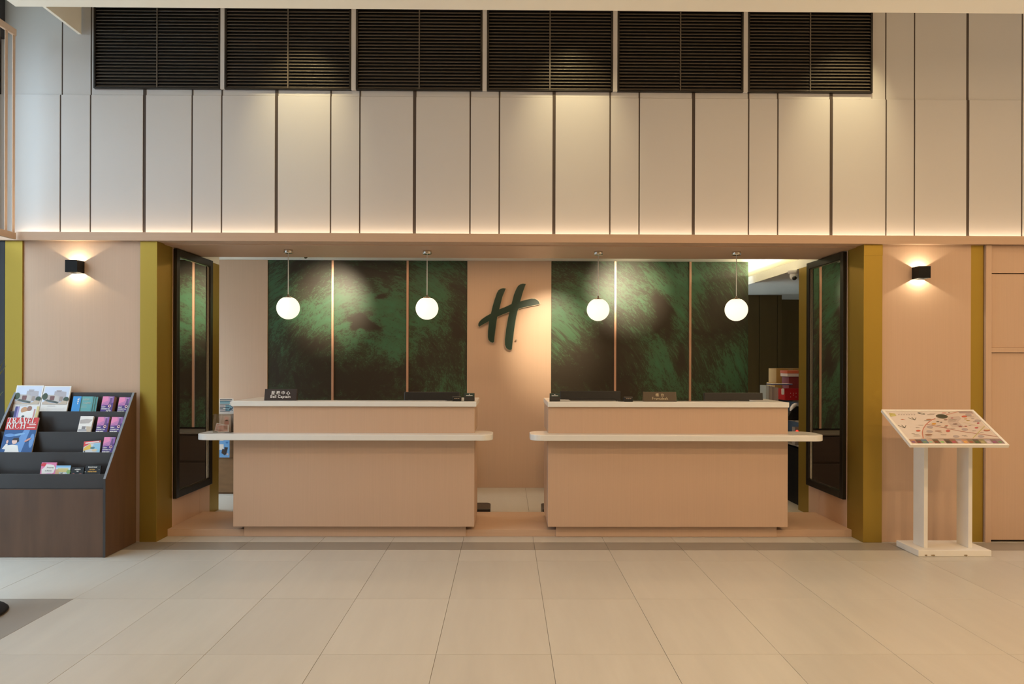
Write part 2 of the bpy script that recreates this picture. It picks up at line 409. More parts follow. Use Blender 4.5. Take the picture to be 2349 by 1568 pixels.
# ---- vents: every slat its own piece
vent_lab = ['first dark louvred vent panel from the left, under the cream ceiling', 'second dark louvred vent panel from the left', 'third dark louvred vent panel from the left, above the left pair of pendants',
            'fourth dark louvred vent panel from the left, above the third pendant lamp', 'fifth dark louvred vent panel from the left', 'sixth and last dark louvred vent panel, beside the plain right panels']
_slat = {}
def slat_mesh(L):
    k = round(L, 2)
    if k not in _slat:
        mb = MB(); R = Matrix.Rotation(math.radians(38), 4, 'X')
        mb.box((-L/2, -0.017, -0.0022), (L/2, 0.017, 0.0022), M['louver'], 0.001, 1, R)
        o = mb.build('slat', M['louver']); _slat[k] = o.data; bpy.data.objects.remove(o)
    return _slat[k]
for k, (a, b) in enumerate(vents_px):
    x0, x1 = u(a)+0.001, u(b)-0.001
    t = thing('vent_panel', vent_lab[k], 'vent', ((x0+x1)/2, 6.44, VZ0), group='louvred vents above the panelled wall')
    fr = MB(); z0, z1 = VZ0+0.001, VZ1; fw = 0.016
    fr.box((x0, 6.402, z0), (x1, 6.4418, z0+0.010), M['frame']).box((x0, 6.402, z1-fw), (x1, 6.4418, z1), M['frame'])
    fr.box((x0, 6.402, z0+.010), (x0+fw, 6.4418, z1-fw), M['frame']).box((x1-fw, 6.402, z0+.010), (x1, 6.4418, z1-fw), M['frame'])
    fr.build('vent_frame', None, t)
    box((x0+fw, 6.437, z0+.010), (x1-fw, 6.4415, z1-fw), M['louverback'], 'backing', t)
    xm = (x0+x1)/2
    box((xm-0.005, 6.4025, z0+.010), (xm+0.005, 6.406, z1-fw), M['louver'], 'mullion', t)
    sm = slat_mesh((x1-x0)/2-fw-0.006)
    n = int((z1-z0-.03)/0.0283)
    for q in range(n):
        for sx in (-1, 1):
            o = inst('slat', sm, t, (xm+sx*((x1-x0)/4-fw/2+0.002), 6.4215, z0+0.026+q*0.0283))
            o.rotation_euler = (random.gauss(0, 0.035), 0, 0)

# ---- ledge and portal soffit
ZL0, ZL1 = Z(555.3, 6.22), Z(536, 6.22)
lg = MB().box((-4.30, 6.22, ZL0), (6.0, 6.24, ZL1), None, 0.002).box((-4.30, 6.24, ZL0), (6.0, 6.418, ZL0+0.012))
tag(lg.build('trim_2', M['pinkledge']), 'long pink ledge with hidden light strip along the foot of the panelled wall', 'ledge', None, 'structure')
tag(MB().box((XL, 6.38, SOF), (XR, 7.13, SOF+0.010), None, 0.002).build('ceiling_portal', M['pinkledge']), 'pink timber soffit over the reception opening', 'soffit', None, 'structure')

# ---- piers, gold posts, returns
def wallbox(name, label, x0, x1, y0, y1, z0, z1, mk, cat='wall'): return struct(name, label, cat, (x0, y0, z0), (x1, y1, z1), M[mk], 0.0015)
wallbox('wall_left', 'pink timber-grain pier behind the magazine rack with a wall lamp', X(50, 6.27), X(321, 6.25), 6.27, 6.40, 0, ZL0, 'pink')
wallbox('wall_right', 'pink timber-grain pier behind the map stand with a wall lamp', X(2024, 6.25), X(2227, 6.27), 6.27, 6.40, 0, ZL0, 'pink')
XPL, XPR = X(321, 6.25), X(2024, 6.25)
wallbox('trim_3', 'gold corner post between the left pier and the reception opening', XPL, XL, 6.25, 6.54, 0, SOF+.008, 'gold', 'post')
rp = wallbox('trim_4', 'gold corner post between the reception opening and the right pier', XR, XPR, 6.25, 6.545, 0, SOF+.008, 'gold', 'post')
MB().box((XR+0.001, 6.2475, 2.43), (XPR, 6.25, SOF), M['gold']).build('cover_plate', None, rp)
wallbox('trim_5', 'narrow gold strip at the far left end beside the window', X(10, 6.25), X(50, 6.25), 6.255, 6.40, 0, ZL0, 'gold', 'post')
wallbox('trim_6', 'narrow gold strip between the right pier and the pink door', X(2227, 6.25), X(2260, 6.25), 6.275, 6.40, 0, ZL0, 'gold', 'post')
wallbox('wall_return_left', 'pink inner side wall of the opening behind the left mirror', XL-0.14, XL, 6.542, 7.13, 0, SOF+.009, 'pink')
box((XL-0.14, 7.1305, 0), (XL, 7.368, 2.50), M['pink'], 'panel', bpy.data.objects['wall_return_left'])
wallbox('wall_return_right', 'pink inner side wall of the opening behind the right mirror', XR, XR+0.14, 6.547, 7.13, 0, SOF+.009, 'pink')
box((XR, 7.1305, 0), (XR+0.14, 7.378, 2.489), M['pink'], 'panel', bpy.data.objects['wall_return_right'])
wallbox('trim_7', 'gold post behind the left mirror', XL-0.14, XL, 7.37, 7.60, 0, 2.50, 'gold', 'post')
wallbox('trim_8', 'gold post behind the right mirror', XR, XR+0.14, 7.38, 7.64, 0, 2.488, 'gold', 'post')
wallbox('trim_9', 'cream infill above the gold post behind the left mirror', XL-0.14, XL, 7.13, 7.60, 2.502, 2.734, 'cream', 'trim')
# right door joinery
xa, xb = X(2260, 6.26), X(2273, 6.26)
d1 = thing('door_1', 'pink panelled door at the right edge beside the map stand', 'door', ((xa+5.2)/2, 6.3, 0), kind='structure')
box((xa, 6.25, 0), (xb, 6.40, ZL0-.001), M['pink'], 'frame', d1, 0.002)
zz = [Z(1238, 6.27, 2300), Z(808, 6.27, 2300), Z(797, 6.27, 2300), Z(628, 6.27, 2300), Z(626, 6.27, 2300), ZL0-.002]
box((xb+.003, 6.275, zz[0]), (5.2, 6.31, zz[1]-.002), M['pink'], 'panel', d1, 0.002)
box((xb+.003, 6.258, zz[1]), (5.2, 6.31, zz[2]), M['pink'], 'rail', d1, 0.002)
box((xb+.003, 6.272, zz[2]+.001), (5.2, 6.31, zz[3]), M['pink'], 'panel', d1, 0.002)
box((xb+.003, 6.272, zz[4]), (5.2, 6.31, zz[5]), M['pink'], 'panel', d1, 0.002)
box((xb+.003, 6.315, 0), (5.2, 6.40, zz[5]), M['joint'], 'backing', d1)

# ---- raised timber step in the opening
st = thing('floor_step', 'low pink timber step under the two reception desks', 'step', (0, 6.8, 0), kind='structure')
box((XL, 6.455, 0.0), (XR, 6.472, 0.0615), M['pinkledge'], 'riser', st, 0.0015)
box((XL, 6.472, 0.0), (XR, 7.21, 0.0605), M['pinkledge'], 'tread', st, 0.001)

# ---- mural wall behind the desks
mw = struct('wall_mural', 'rear wall behind the desks with green brushed panels and pink strips', 'wall', (-4.45, YB+0.03, 0), (2.94, YB+0.16, 2.735), M['joint'])
mw['kind'] = 'structure'
box((-4.40, YB-.012, 0), (X(614, YB), YB+.03, 2.734), M['pink'], 'panel', mw, 0.002)
box((X(1071.5, YB), YB-.012, 0), (X(1264, YB), YB+.03, 2.734), M['pink'], 'panel', mw, 0.002)
G = [  # px, py, rx, ry, angle(deg, clockwise down), amount  (+ green, - brown)
 (630, 640, 45, 70, 0, 0.75), (800, 612, 130, 34, 0, -1.3), (690, 640, 40, 60, 35, -0.55),  # wide brown patch at the top paints in shade the spot leaves
 (830, 725, 150, 62, 0, 0.85), (735, 705, 60, 40, 0, 0.5), (905, 700, 60, 70, 0, 0.5), (905, 795, 60, 26, 0, 0.9),
 (832, 735, 27, 10, 26, -6.0), (876, 692, 17, 7, -20, -5.0),
 (712, 785, 42, 26, 0, -1.3), (640, 770, 40, 50, 0, 0.25), (690, 860, 90, 60, 0, -0.75), (840, 875, 120, 46, 0, -1.5), (745, 835, 30, 40, 0, -0.3),
 (985, 660, 50, 75, 0, 0.75), (1052, 740, 22, 90, 0, -1.2), (985, 820, 40, 40, 0, -0.9), (1000, 890, 70, 40, 0, 0.45), (955, 750, 20, 40, 0, -0.1),
 (1320, 700, 80, 70, 0, 0.7), (1285, 740, 40, 50, 0, 0.5), (1340, 612, 90, 22, 0, -0.6), (1335, 850, 95, 60, -25, -1.6), (1395, 770, 30, 40, 0, -0.7),
 (1450, 690, 40, 90, -25, 0.25), (1512, 712, 17, 36, 14, -2.6), (1528, 750, 12, 26, -20, -1.6), (1480, 720, 20, 30, 0, -0.3), (1556, 680, 34, 110, 0, 1.0), (1520, 845, 30, 80, -12, 1.0), (1440, 830, 50, 60, 0, -0.8), (1420, 900, 40, 40, 0, -0.9),
 (1563, 828, 14, 36, 0, -1.9), (1500, 640, 30, 30, 0, 0.4),
 (1600, 640, 30, 70, 0, 0.75), (1660, 730, 70, 70, 0, -1.2), (1610, 830, 40, 60, 0, -0.55), (1690, 830, 40, 55, -20, 1.0), (1650, 615, 50, 30, 0, 0.1), (1640, 880, 60, 40, 0, 0.25)]
def tone(px, py):
    v = -0.22
    for cx, cy, rx, ry, a, k in G:
        dx, dy = px-cx, py-cy; c, s = math.cos(math.radians(a)), math.sin(math.radians(a))
        q = ((dx*c+dy*s)/rx)**2+((-dx*s+dy*c)/ry)**2
        if q < 9: v += k*math.exp(-q)
    return v
def mural_panel(pa, pb):
    x0, x1, z0, z1 = X(pa, YB), X(pb, YB), 0.72, 2.733
    nx, nz = max(4, int((x1-x0)/0.016)), int((z1-z0)/0.016)
    bm = bmesh.new(); V = []
    tl = bm.verts.layers.float.new('tone'); sl = bm.verts.layers.float_vector.new('stroke')
    for j in range(nz+1):
        row = []
        for i in range(nx+1):
            x, z = x0+(x1-x0)*i/nx, z0+(z1-z0)*j/nz
            v = bm.verts.new((x, YB, z))
            px = 1160+x*F/YB; py = HZ-(z-EYE)*F/YB
            d1 = noise.noise_vector(Vector((x*3.2, z*3.2, 1.0))); d2 = noise.noise_vector(Vector((x*9, z*9, 5.0)))
            v[tl] = tone(px+24*d1.x+11*d2.x, py+24*d1.y+11*d2.y)
            ccx, ccz = (-1.66, 1.20) if x < 0 else (-0.3, 0.2)
            r = math.hypot(x-ccx, z-ccz); th = math.atan2(z-ccz, x-ccx)
            w1 = noise.noise(Vector((x*1.7, z*1.7, 3.0)))*0.5
            v[sl] = Vector((r*28+w1*4, (th+w1*.25)*(11 if x < 0 else 20), 3.0 if x < 0 else 9.0))
            row.append(v)
        V.append(row)
    for j in range(nz):
        for i in range(nx): bm.faces.new((V[j][i], V[j][i+1], V[j+1][i+1], V[j+1][i]))
    B = {}
    for c in ((0, 0), (nx, 0), (nx, nz), (0, nz)):
        B[c] = bm.verts.new((V[c[1]][c[0]].co.x, YB+.028, V[c[1]][c[0]].co.z))
    rim = [V[0][i] for i in range(nx+1)]
    bm.faces.new([B[(nx, 0)], B[(0, 0)], B[(0, nz)], B[(nx, nz)]])
    bm.faces.new([B[(0, 0)], B[(nx, 0)]]+[V[0][i] for i in range(nx, -1, -1)])
    bm.faces.new([B[(nx, nz)], B[(0, nz)]]+[V[nz][i] for i in range(nx+1)])
    bm.faces.new([B[(0, nz)], B[(0, 0)]]+[V[j][0] for j in range(nz+1)])
    bm.faces.new([B[(nx, 0)], B[(nx, nz)]]+[V[j][nx] for j in range(nz, -1, -1)])
    me = bpy.data.meshes.new('mural_panel'); bm.to_mesh(me); bm.free(); me.materials.append(M['mural'])
    o = bpy.data.objects.new('mural_panel', me); COL.objects.link(o); o.parent = mw
    o['label'] = 'brushed green and brown mural panel'
for a, b in ((615, 760.3), (766, 932), (937.5, 1071), (1264.5, 1408), (1413.5, 1580), (1585.5, 1716)): mural_panel(a, b)
for a, b in ((760.6, 765.7), (932.3, 937.2), (1408.3, 1413.2), (1580.3, 1585.2)):
    box((X(a, YB), YB-.014, 0.72), (X(b, YB), YB+.03, 2.733), M['copper'], 'strip', mw, 0.001, True, 'copper pink strip')
# back-room dark walls on the right
wo = struct('wall_office', 'dark olive brown wall of the office passage on the right', 'wall', (2.0, 11.45, 0), (6.0, 11.55, 2.49), M['olive'])
for k in range(3):
    xs = X(1700, 10.7)+0.26*k
    box((xs+.003, 10.68, 0), (xs+.257 if k < 2 else X(1793, 10.68), 10.74, 2.489), M['olive'], 'panel', wo, 0.002)
struct('wall_end', 'plain wall closing the office passage', 'wall', (5.6, 6.60, 0), (5.7, 11.45, 2.49), M['olive'])
struct('wall_lobby_right', 'cream side wall of the lobby', 'wall', (5.9, -6, 0), (6.0, 6.2, 4.85), M['cream'])
struct('wall_lobby_front', 'cream wall opposite the reception desks', 'wall', (-4.45, -6.1, 0), (6.0, -6.0, 4.85), M['cream'])

# ---- left glazing
wn = thing('window_1', 'tall black framed glazing along the left side of the lobby', 'window', (-4.42, 1.0, 0), kind='structure')
box((-4.46, 6.255, 0), (X(9.6, 6.25), 6.45, ZL0-.001), M['sky_frame'], 'jamb', wn)
box((-4.46, 6.30, ZL0+.02), (-4.366, 6.441, 4.28), M['sky_frame'], 'jamb', wn)
box((-4.46, 6.30, 4.281), (-4.318, 6.415, 4.85), M['sky_frame'], 'jamb', wn)
ys = [2.8, 4.5, 6.22]
for y in ys: box((-4.46, y-.035, 0), (-4.38, y+.035, 4.40), M['sky_frame'], 'mullion', wn)
for z in (0.03, 2.52, 4.37): box((-4.455, 2.8, z-.03), (-4.385, 6.2, z+.03), M['sky_frame'], 'transom', wn)
for a, b in zip(ys, ys[1:]):
    for z0, z1 in ((.06, 2.49), (2.55, 4.34)): box((-4.425, a+.035, z0), (-4.417, b-.035, z1), M['glass'] if z0 > 2 else M['glassgrey'], 'pane', wn)
struct('wall_window_side', 'cream wall above and beside the left glazing', 'wall', (-4.47, -6, 4.40), (-4.45, 6.5, 4.85), M['cream'])
struct('wall_window_end', 'cream wall past the left glazing', 'wall', (-4.47, -6, 0), (-4.45, 2.77, 4.40), M['cream'])
w2 = thing('window_2', 'window at the left end of the space behind the desks', 'window', (-4.42, 8.1, 0), kind='structure')
for y in (7.3, 8.9): box((-4.46, y-.03, 0), (-4.40, y+.03, 2.42), M['sky_frame'], 'mullion', w2)
box((-4.46, 7.33, 2.38), (-4.40, 8.87, 2.42), M['sky_frame'], 'transom', w2)
box((-4.432, 7.33, 0.02), (-4.424, 8.87, 2.38), M['glass'], 'pane', w2)
struct('wall_rear_left', 'wall beside the rear left window', 'wall', (-4.47, 6.6, 0), (-4.45, 7.27, 2.735), M['cream'])
struct('wall_rear_top', 'wall above the rear left window', 'wall', (-4.47, 7.27, 2.42), (-4.45, 9.0, 2.735), M['cream'])
struct('ground', 'grey pavement outside the glazing', 'ground', (-16, -12, -0.1), (-4.47, 14, -0.05), M['groundmat'])

# ================================================================== FURNITURE
def rrect(x0, y0, x1, y1, rs, n=8):
    """outline with a radius per corner, starting at (x0,y0) counter-clockwise"""
    pts = []
    cs = [(x0, y0, 1, 1, 180), (x1, y0, -1, 1, 270), (x1, y1, -1, -1, 0), (x0, y1, 1, -1, 90)]
    for (x, y, sx, sy, a0), r in zip(cs, rs):
        if r <= 0: pts.append((x, y)); continue
        for k in range(n+1):
            a = math.radians(a0+90*k/n); pts.append((x+sx*r+r*math.cos(a), y+sy*r+r*math.sin(a)))
    return pts
def counter(label, pl, pr, kl, kr, sl, sr, tl, tr):
    """reception desk: pixel columns of body, kick board, shelf and top at their own planes"""
    YF = 6.39
    x0, x1 = X(pl, YF), X(pr, YF)
    t = thing('reception_desk', label, 'desk', ((x0+x1)/2, 6.8, 0), group='reception desks in the opening')
    zb, zs0, zs1, zt0, zt1 = 0.099, 0.854, 0.905, 1.134, 1.178
    box((x0, YF, zb), (x1, YF+.022, zs0), M['pink'], 'front_panel', t, 0.0015)
    box((x0, YF, zs1), (x1, YF+.022, zt0), M['pink'], 'front_panel', t, 0.0015)
    for xs in (x0, x1-.022):
        box((xs, YF+.0225, zb), (xs+.022, 7.06, zs0-.0005), M['pink'], 'side_panel', t, 0.001)
        box((xs, YF+.0225, zs1+.0005), (xs+.022, 7.06, zt0-.0005), M['pink'], 'side_panel', t, 0.001)
    for xs in (x0+.18, x1-.20):
        box((xs, YF+.20, zs1+.0005), (xs+.02, 7.06, zt0-.0005), M['pink'], 'inner_panel', t, 0.001)
    box((x0+.022, YF+.17, zs1+.0005), (x1-.022, YF+.19, zt0-.0005), M['pink'], 'inner_panel', t, 0.001)
    k0, k1 = X(kl, 6.455), X(kr, 6.455)
    box((k0, 6.445, 0.001), (k1, 6.454, zb+.02), M['pink'], 'kick_board', t, 0.001)
    box((k0, 6.475, 0.062), (k1, 6.50, zb+.02), M['joint'], 'plinth', t)
    # raised top: a ledge along the front with a return at each end
    a0, a1 = X(tl, 6.365), X(tr, 6.365); yf, yb, yl = 6.365, 7.08, 6.56
    MB().prism([(a0, yf), (a1, yf), (a1, yb), (a1-.215, yb), (a1-.215, yl), (a0+.215, yl), (a0+.215, yb), (a0, yb)], 'z', zt0, zt1, M['white'], 0.004).build('countertop', None, t)
    s0, s1 = X(sl, 6.26), X(sr, 6.26)
    MB().prism(rrect(s0, 6.25, s1, 6.62, (.10, .10, .12, .12)), 'z', zs0, zs1, M['white'], 0.005).build('shelf', None, t)
    box((x0+.025, 6.63, 0.735), (x1-.025, 7.15, 0.76), M['white'], 'worktop', t, 0.002)
    for xs in (x0+.06, x1-.48):
        box((xs, 6.64, 0.062), (xs+.42, 7.10, 0.734), M['pink'], 'pedestal', t, 0.002)
    return t
counter('left pink reception desk with white top, carrying the bell captain sign', 536, 1089, 562, 1070, 447, 1131, 530, 1093)
counter('right pink reception desk with white top, carrying the front desk sign', 1258, 1808, 1276, 1782, 1217, 1896, 1257, 1811)

# dark cabinets under the mural
for x0, x1, lab in ((X(616, 8.9), X(1040, 8.5)-.03, 'low dark brown cabinet under the left green panels'), (X(1290, 8.5), X(1716, 8.9), 'low dark brown cabinet under the right green panels')):
    t = thing('low_cabinet', lab, 'cabinet', ((x0+x1)/2, 8.7, 0), group='low cabinets under the green wall')
    box((x0, 8.53, 0.0), (x1, 8.93, 0.68), M['darkwood'], 'body', t, 0.003)
    box((x0-.01, 8.50, 0.681), (x1+.01, 8.934, 0.700), M['cabtop'], 'top', t, 0.003)
    n = 2
    for k in range(n):
        for z0, z1 in ((.06, .35), (.375, .66)):
            wd = (x1-x0)/n
            box((x0+wd*k+.006, 8.512, z0), (x0+wd*(k+1)-.006, 8.529, z1), M['darkwood'], 'drawer', t, 0.002)

# mirrors on the returns
def wall_mirror(side, label):
    s = 1 if side < 0 else -1
    xw = XL if side < 0 else XR
    y0, y1 = (6.55, 7.355) if side < 0 else (6.56, 7.365)
    z0, z1 = 0.306, 2.508
    t = thing('wall_mirror', label, 'mirror', (xw, 6.95, z0), group='tall mirrors on the inner side walls')
    f = MB(); b = 0.062; xi = xw+s*0.034
    for a, c in (((xw+s*.001, y0, z0), (xi, y0+b, z1)), ((xw+s*.001, y1-b, z0), (xi, y1, z1)), ((xw+s*.001, y0+b, z0), (xi, y1-b, z0+b)), ((xw+s*.001, y0+b, z1-b), (xi, y1-b, z1))):
        f.box(a, c, M['frame'], 0.003)
    f.build('frame', None, t)
    r = MB(); i = 0.006
    ya, yb_, za, zb_ = y0+b, y1-b, z0+b, z1-b
    x2, x3 = xw+s*.012, xw+s*.020
    for a, c in (((x2, ya, za), (x3, ya+i, zb_)), ((x2, yb_-i, za), (x3, yb_, zb_)), ((x2, ya+i, za), (x3, yb_-i, za+i)), ((x2, ya+i, zb_-i), (x3, yb_-i, zb_))):
        r.box(a, c, M['chrome'])
    r.build('bead', None, t, label='bright metal bead inside the frame')
    box((xw+s*.002, ya, za), (xw+s*.010, yb_, zb_), M['mirror'], 'mirror_glass', t)
wall_mirror(-1, 'tall dark framed mirror on the left inner side wall')
wall_mirror(1, 'tall dark framed mirror on the right inner side wall')

# pendant lamps
pend = [(661, 706, 6.64), (979.5, 707, 6.66), (1372, 710, 6.66), (1689, 710, 6.64)]
plab = ['leftmost of the four hanging white globe lamps, over the bell captain sign', 'second hanging white globe lamp from the left, left of the letter sign',
        'third hanging white globe lamp from the left, right of the letter sign', 'rightmost of the four hanging white globe lamps, by the end of the green wall']
def pendant(px, py, Y, lab):
    c = at(px, py, Y); R = 0.1015
    t = thing('pendant_lamp', lab, 'lamp', (c.x, Y, SOF), group='globe lamps hanging in the opening')
    MB().lathe([(0, SOF), (.039, SOF), (.040, SOF-.003), (.040, SOF-.030), (.037, SOF-.033), (0, SOF-.033)], (c.x, Y, 0), M['chrome']).build('canopy', None, t)
    MB().tube([(c.x, Y, SOF-.033), (c.x, Y, c.z+R*.92+.012)], 0.0035, M['ink'], 8).build('cord', None, t)
    MB().lathe([(0, .030), (.008, .030), (.008, .014), (.018, .012), (.034, .004), (.036, 0), (.036, -.003), (0, -.003)], (c.x, Y, c.z+R*.90), M['chrome']).build('cap', None, t)
    pr = [(R*math.cos(a), R*math.sin(a)) for a in [math.radians(-90+150/18*k*1.02) for k in range(19)]]
    pr[0] = (0, -R); pr.append((0, pr[-1][1]))
    MB().lathe(pr, (c.x, Y, c.z), M['globe'], 40).build('globe', None, t)
for p, l in zip(pend, plab): pendant(*p, l)

# wall lamps: open-ended black boxes with a small lamp inside
def sconce(xc, zc, lab):
    Y0, Y1 = 6.162, 6.269; h = 0.05; th = 0.004
    t = thing('wall_lamp', lab, 'lamp', (xc, Y1, zc), group='black cube wall lamps')
    b = MB()
    b.box((xc-h, Y0, zc-h), (xc+h, Y0+th, zc+h), M['black']).box((xc-h, Y1-th, zc-h), (xc+h, Y1, zc+h), M['black'])
    b.box((xc-h, Y0+th, zc-h), (xc-h+th, Y1-th, zc+h), M['black']).box((xc+h-th, Y0+th, zc-h), (xc+h, Y1-th, zc+h), M['black'])
    b.build('housing', None, t)
    box((xc-h+th, Y0+th, zc-.004), (xc+h-th, Y1-th, zc+.004), M['black'], 'divider', t)
    for s in (-1, 1):
        MB().lathe([(0, .009), (.006, .008), (.009, .003), (.009, -.003), (0, -.004)], (xc, (Y0+Y1)/2, zc+s*.009), M['globe'], 12).build('bulb', None, t)
        l = light('wall_lamp_bulb', 'POINT', (xc, 6.216, zc+s*.024), 2.9, (1.0, 0.86, 0.60), shadow_soft_size=0.004)
a = at(163, 609.5, 6.162); sconce(a.x, a.z, 'black cube wall lamp lighting the left pier up and down')
a = at(2121.5, 623.5, 6.162); sconce(a.x, a.z, 'black cube wall lamp lighting the right pier up and down')

# letter sign, extruded and stood off the panel
def sign():
    S, ox, oy = 7.84, 1050, 620
    out = [(862, 325), (800, 480), (745, 700), (850, 660), (968, 604), (1010, 440), (1055, 330), (1085, 280), (1125, 250), (1175, 238), (1222, 245), (1170, 390), (1122, 558), (1220, 530), (1330, 508),
           (1385, 510), (1430, 530), (1460, 562), (1476, 598), (1450, 610), (1300, 638), (1180, 662), (1085, 692), (1050, 830), (1015, 1050), (990, 1250), (972, 1415), (945, 1430), (905, 1418),
           (870, 1385), (850, 1330), (850, 1240), (870, 1060), (905, 860), (930, 742), (830, 780), (708, 832), (688, 980), (668, 1130), (652, 1285), (625, 1297), (585, 1280), (555, 1245), (543, 1195),
           (545, 1090), (565, 910), (480, 955), (385, 1008), (370, 990), (372, 955), (395, 915), (440, 872), (510, 825), (597, 775), (630, 640), (668, 510), (705, 405), (735, 355), (775, 328), (820, 320)]
    pts = []
    for x, y in out:
        p = at(ox+x/S, oy+y/S, YB-.045); pts.append((p.x, p.z))
    c = at(1168, 726, YB)
    t = thing('letter_sign', 'dark green brush-style letter H mounted on the pink wall panel', 'sign', (c.x, YB-.02, c.z))
    def front(name, sc, y0, y1, mk):
        bm = bmesh.new()
        cx = sum(p[0] for p in pts)/len(pts); cz = sum(p[1] for p in pts)/len(pts)
        n = len(pts); q = []
        for k in range(n):       # outset by sc metres
            a_, b_, c_ = Vector(pts[k-1]), Vector(pts[k]), Vector(pts[(k+1) % n])
            n1 = Vector((-(b_-a_).y, (b_-a_).x)).normalized(); n2 = Vector((-(c_-b_).y, (c_-b_).x)).normalized()
            nn = (n1+n2).normalized(); q.append(b_+nn*sc)
        mb = MB(); mb.prism([(v.x, v.y) for v in q], 'y', y0, y1, M[mk]); o = mb.build(name, None, t)
        m2 = bmesh.new(); m2.from_mesh(o.data); bmesh.ops.triangulate(m2, faces=[f for f in m2.faces if len(f.verts) > 4]); m2.to_mesh(o.data); m2.free()
    # decide which sign of the offset grows the outline
    area = sum(pts[k-1][0]*pts[k][1]-pts[k][0]*pts[k-1][1] for k in range(len(pts)))
    g_ = -0.006 if area > 0 else 0.006
    front('side', g_, YB-.043, YB-.022, 'logoside')
    front('face', 0.0, YB-.046, YB-.0432, 'logo')
    for px, py in ((1135, 690), (1130, 775), (1195, 670), (1172, 790)):
        p = at(px, py, YB-.02); MB().tube([(p.x, YB-.022, p.z), (p.x, YB-.012, p.z)], .004, M['chrome'], 8).build('stud', None, t)
    p = at(1184, 779, YB-.05)
    tag(MB().tube([(p.x, YB-.012, p.z), (p.x, YB-.045, p.z)], .0095, M['logoside'], 12).build('round_stud'), 'tiny round metal stud beside the foot of the letter sign', 'stud')
sign()

# ---- things on the desks
ZT = 1.1785
def desk_sign(x0, x1, yb, h, mk, lines, lab, inkc):
    t = thing('desk_sign', lab, 'sign', ((x0+x1)/2, yb, ZT)); wd = x1-x0; d = .055
    MB().prism([(-d/2, 0), (d/2, 0), (.004, h), (-.004, h)], 'x', -wd/2, wd/2, M[mk], 0.001).build('board', None, t, False)
    tilt = math.atan2(d/2-.004, h)
    R = Matrix.Rotation(math.pi/2-tilt, 4, 'X')
    for s, sz, zf, kw in lines:
        y = -d/2+(d/2-.004)*zf
        text('lettering', s, sz, inkc, t, (0, y-.0012, h*zf), R, **kw)
desk_sign(X(608.5, 6.50), X(682, 6.50), 6.50, .099, 'signbrown', [('服 務 中 心', .034, .64, dict(weight=.0006)), ('Bell Captain', .034, .33, dict(weight=.0005, spacing=1.06))],
          'dark brown tent sign reading bell captain on the left desk', M['ink'])
desk_sign(X(1475, 6.50), X(1551, 6.50), 6.50, .082, 'signolive', [('櫃  台', .030, .66, dict(weight=.0003)), ('Frontdesk', .034, .30, dict(spacing=1.02))],
          'olive brown tent sign reading front desk on the right desk', ink((.55, .46, .30)))
def monitor(x0, x1, ztop, Y, lab, logo=None, lean=8):
    zb = .7605; wd = x1-x0; h = .32
    t = thing('monitor', lab, 'monitor', ((x0+x1)/2, Y+.03, zb), group='computer monitors on the reception desks')
    L = Matrix.Translation((0, -.03, ztop-h-zb)) @ Matrix.Rotation(math.radians(-lean), 4, 'X')
    MB().box((-wd/2, 0, 0), (wd/2, .022, h), M['blackplastic'], .006, 2, L).box((-wd*.42, -.018, .02), (wd*.42, 0, h*.78), M['blackplastic'], .008, 2, L).build('shell', None, t, False)
    MB().box((-wd/2+.012, .0222, .014), (wd/2-.012, .0235, h-.012), ink((.02, .022, .026), .15), 0, 2, L).build('screen', None, t, False)
    MB().box((-.03, -.03, .012), (.03, -.01, ztop-h-zb+.12), M['blackplastic'], .004).build('stem', None, t, False)
    MB().prism(rrect(-.12, -.10, .12, .08, (.03,)*4), 'z', 0, .012, M['blackplastic'], .003).build('foot', None, t, False)
    if logo:
        o = text('lettering', logo, .030, ink((.16, .14, .10), .3), t, (0, -.0195, h*.74), FACE, weight=.001, shear=.25, spacing=1.05)
        o.data.transform(L)
    return t
monitor(X(926, 6.74), X(1054, 6.74), Z(898.5, 6.74), 6.74, 'black monitor at the right end of the left desk')
monitor(X(1286, 6.74), X(1426, 6.74), Z(895.5, 6.74), 6.74, 'black monitor at the left end of the right desk')
monitor(X(1618, 6.74), X(1754, 6.74), Z(898.5, 6.74), 6.74, 'black monitor with a maker name on its back, on the right desk', 'ASUS')
def card_stand(px, lab):
    t = thing('card_stand', lab, 'card holder', (X(px, 6.47), 6.47, ZT), group='small card stands on the desks')
    wd, h = .090, .068
    MB().prism([(-.02, 0), (.03, 0), (.03, .008), (.008, h), (.002, h), (-.012, .008)], 'x', -wd/2, wd/2, M['blackplastic'], .001).build('stand', None, t, False)
    R = Matrix.Rotation(math.radians(-13), 4, 'X')
    MB().box((-wd/2+.004, -.0165, .036), (wd/2-.004, -.0150, h-.002), ink((.02, .045, .035), .3), 0, 2, R).build('card', None, t, False, 'dark green card')
    MB().box((-.028, -.0172, .043), (.028, -.0166, .0465), M['ink'], 0, 2, R).prism(ell(0, .056, .004, .004, 10), 'y', -.0172, -.0166, M['ink'], 0, R).build('print', None, t, False)
card_stand(1077, 'small black card stand at the right end of the left desk top')
card_stand(1273, 'small black card stand at the left end of the right desk top')
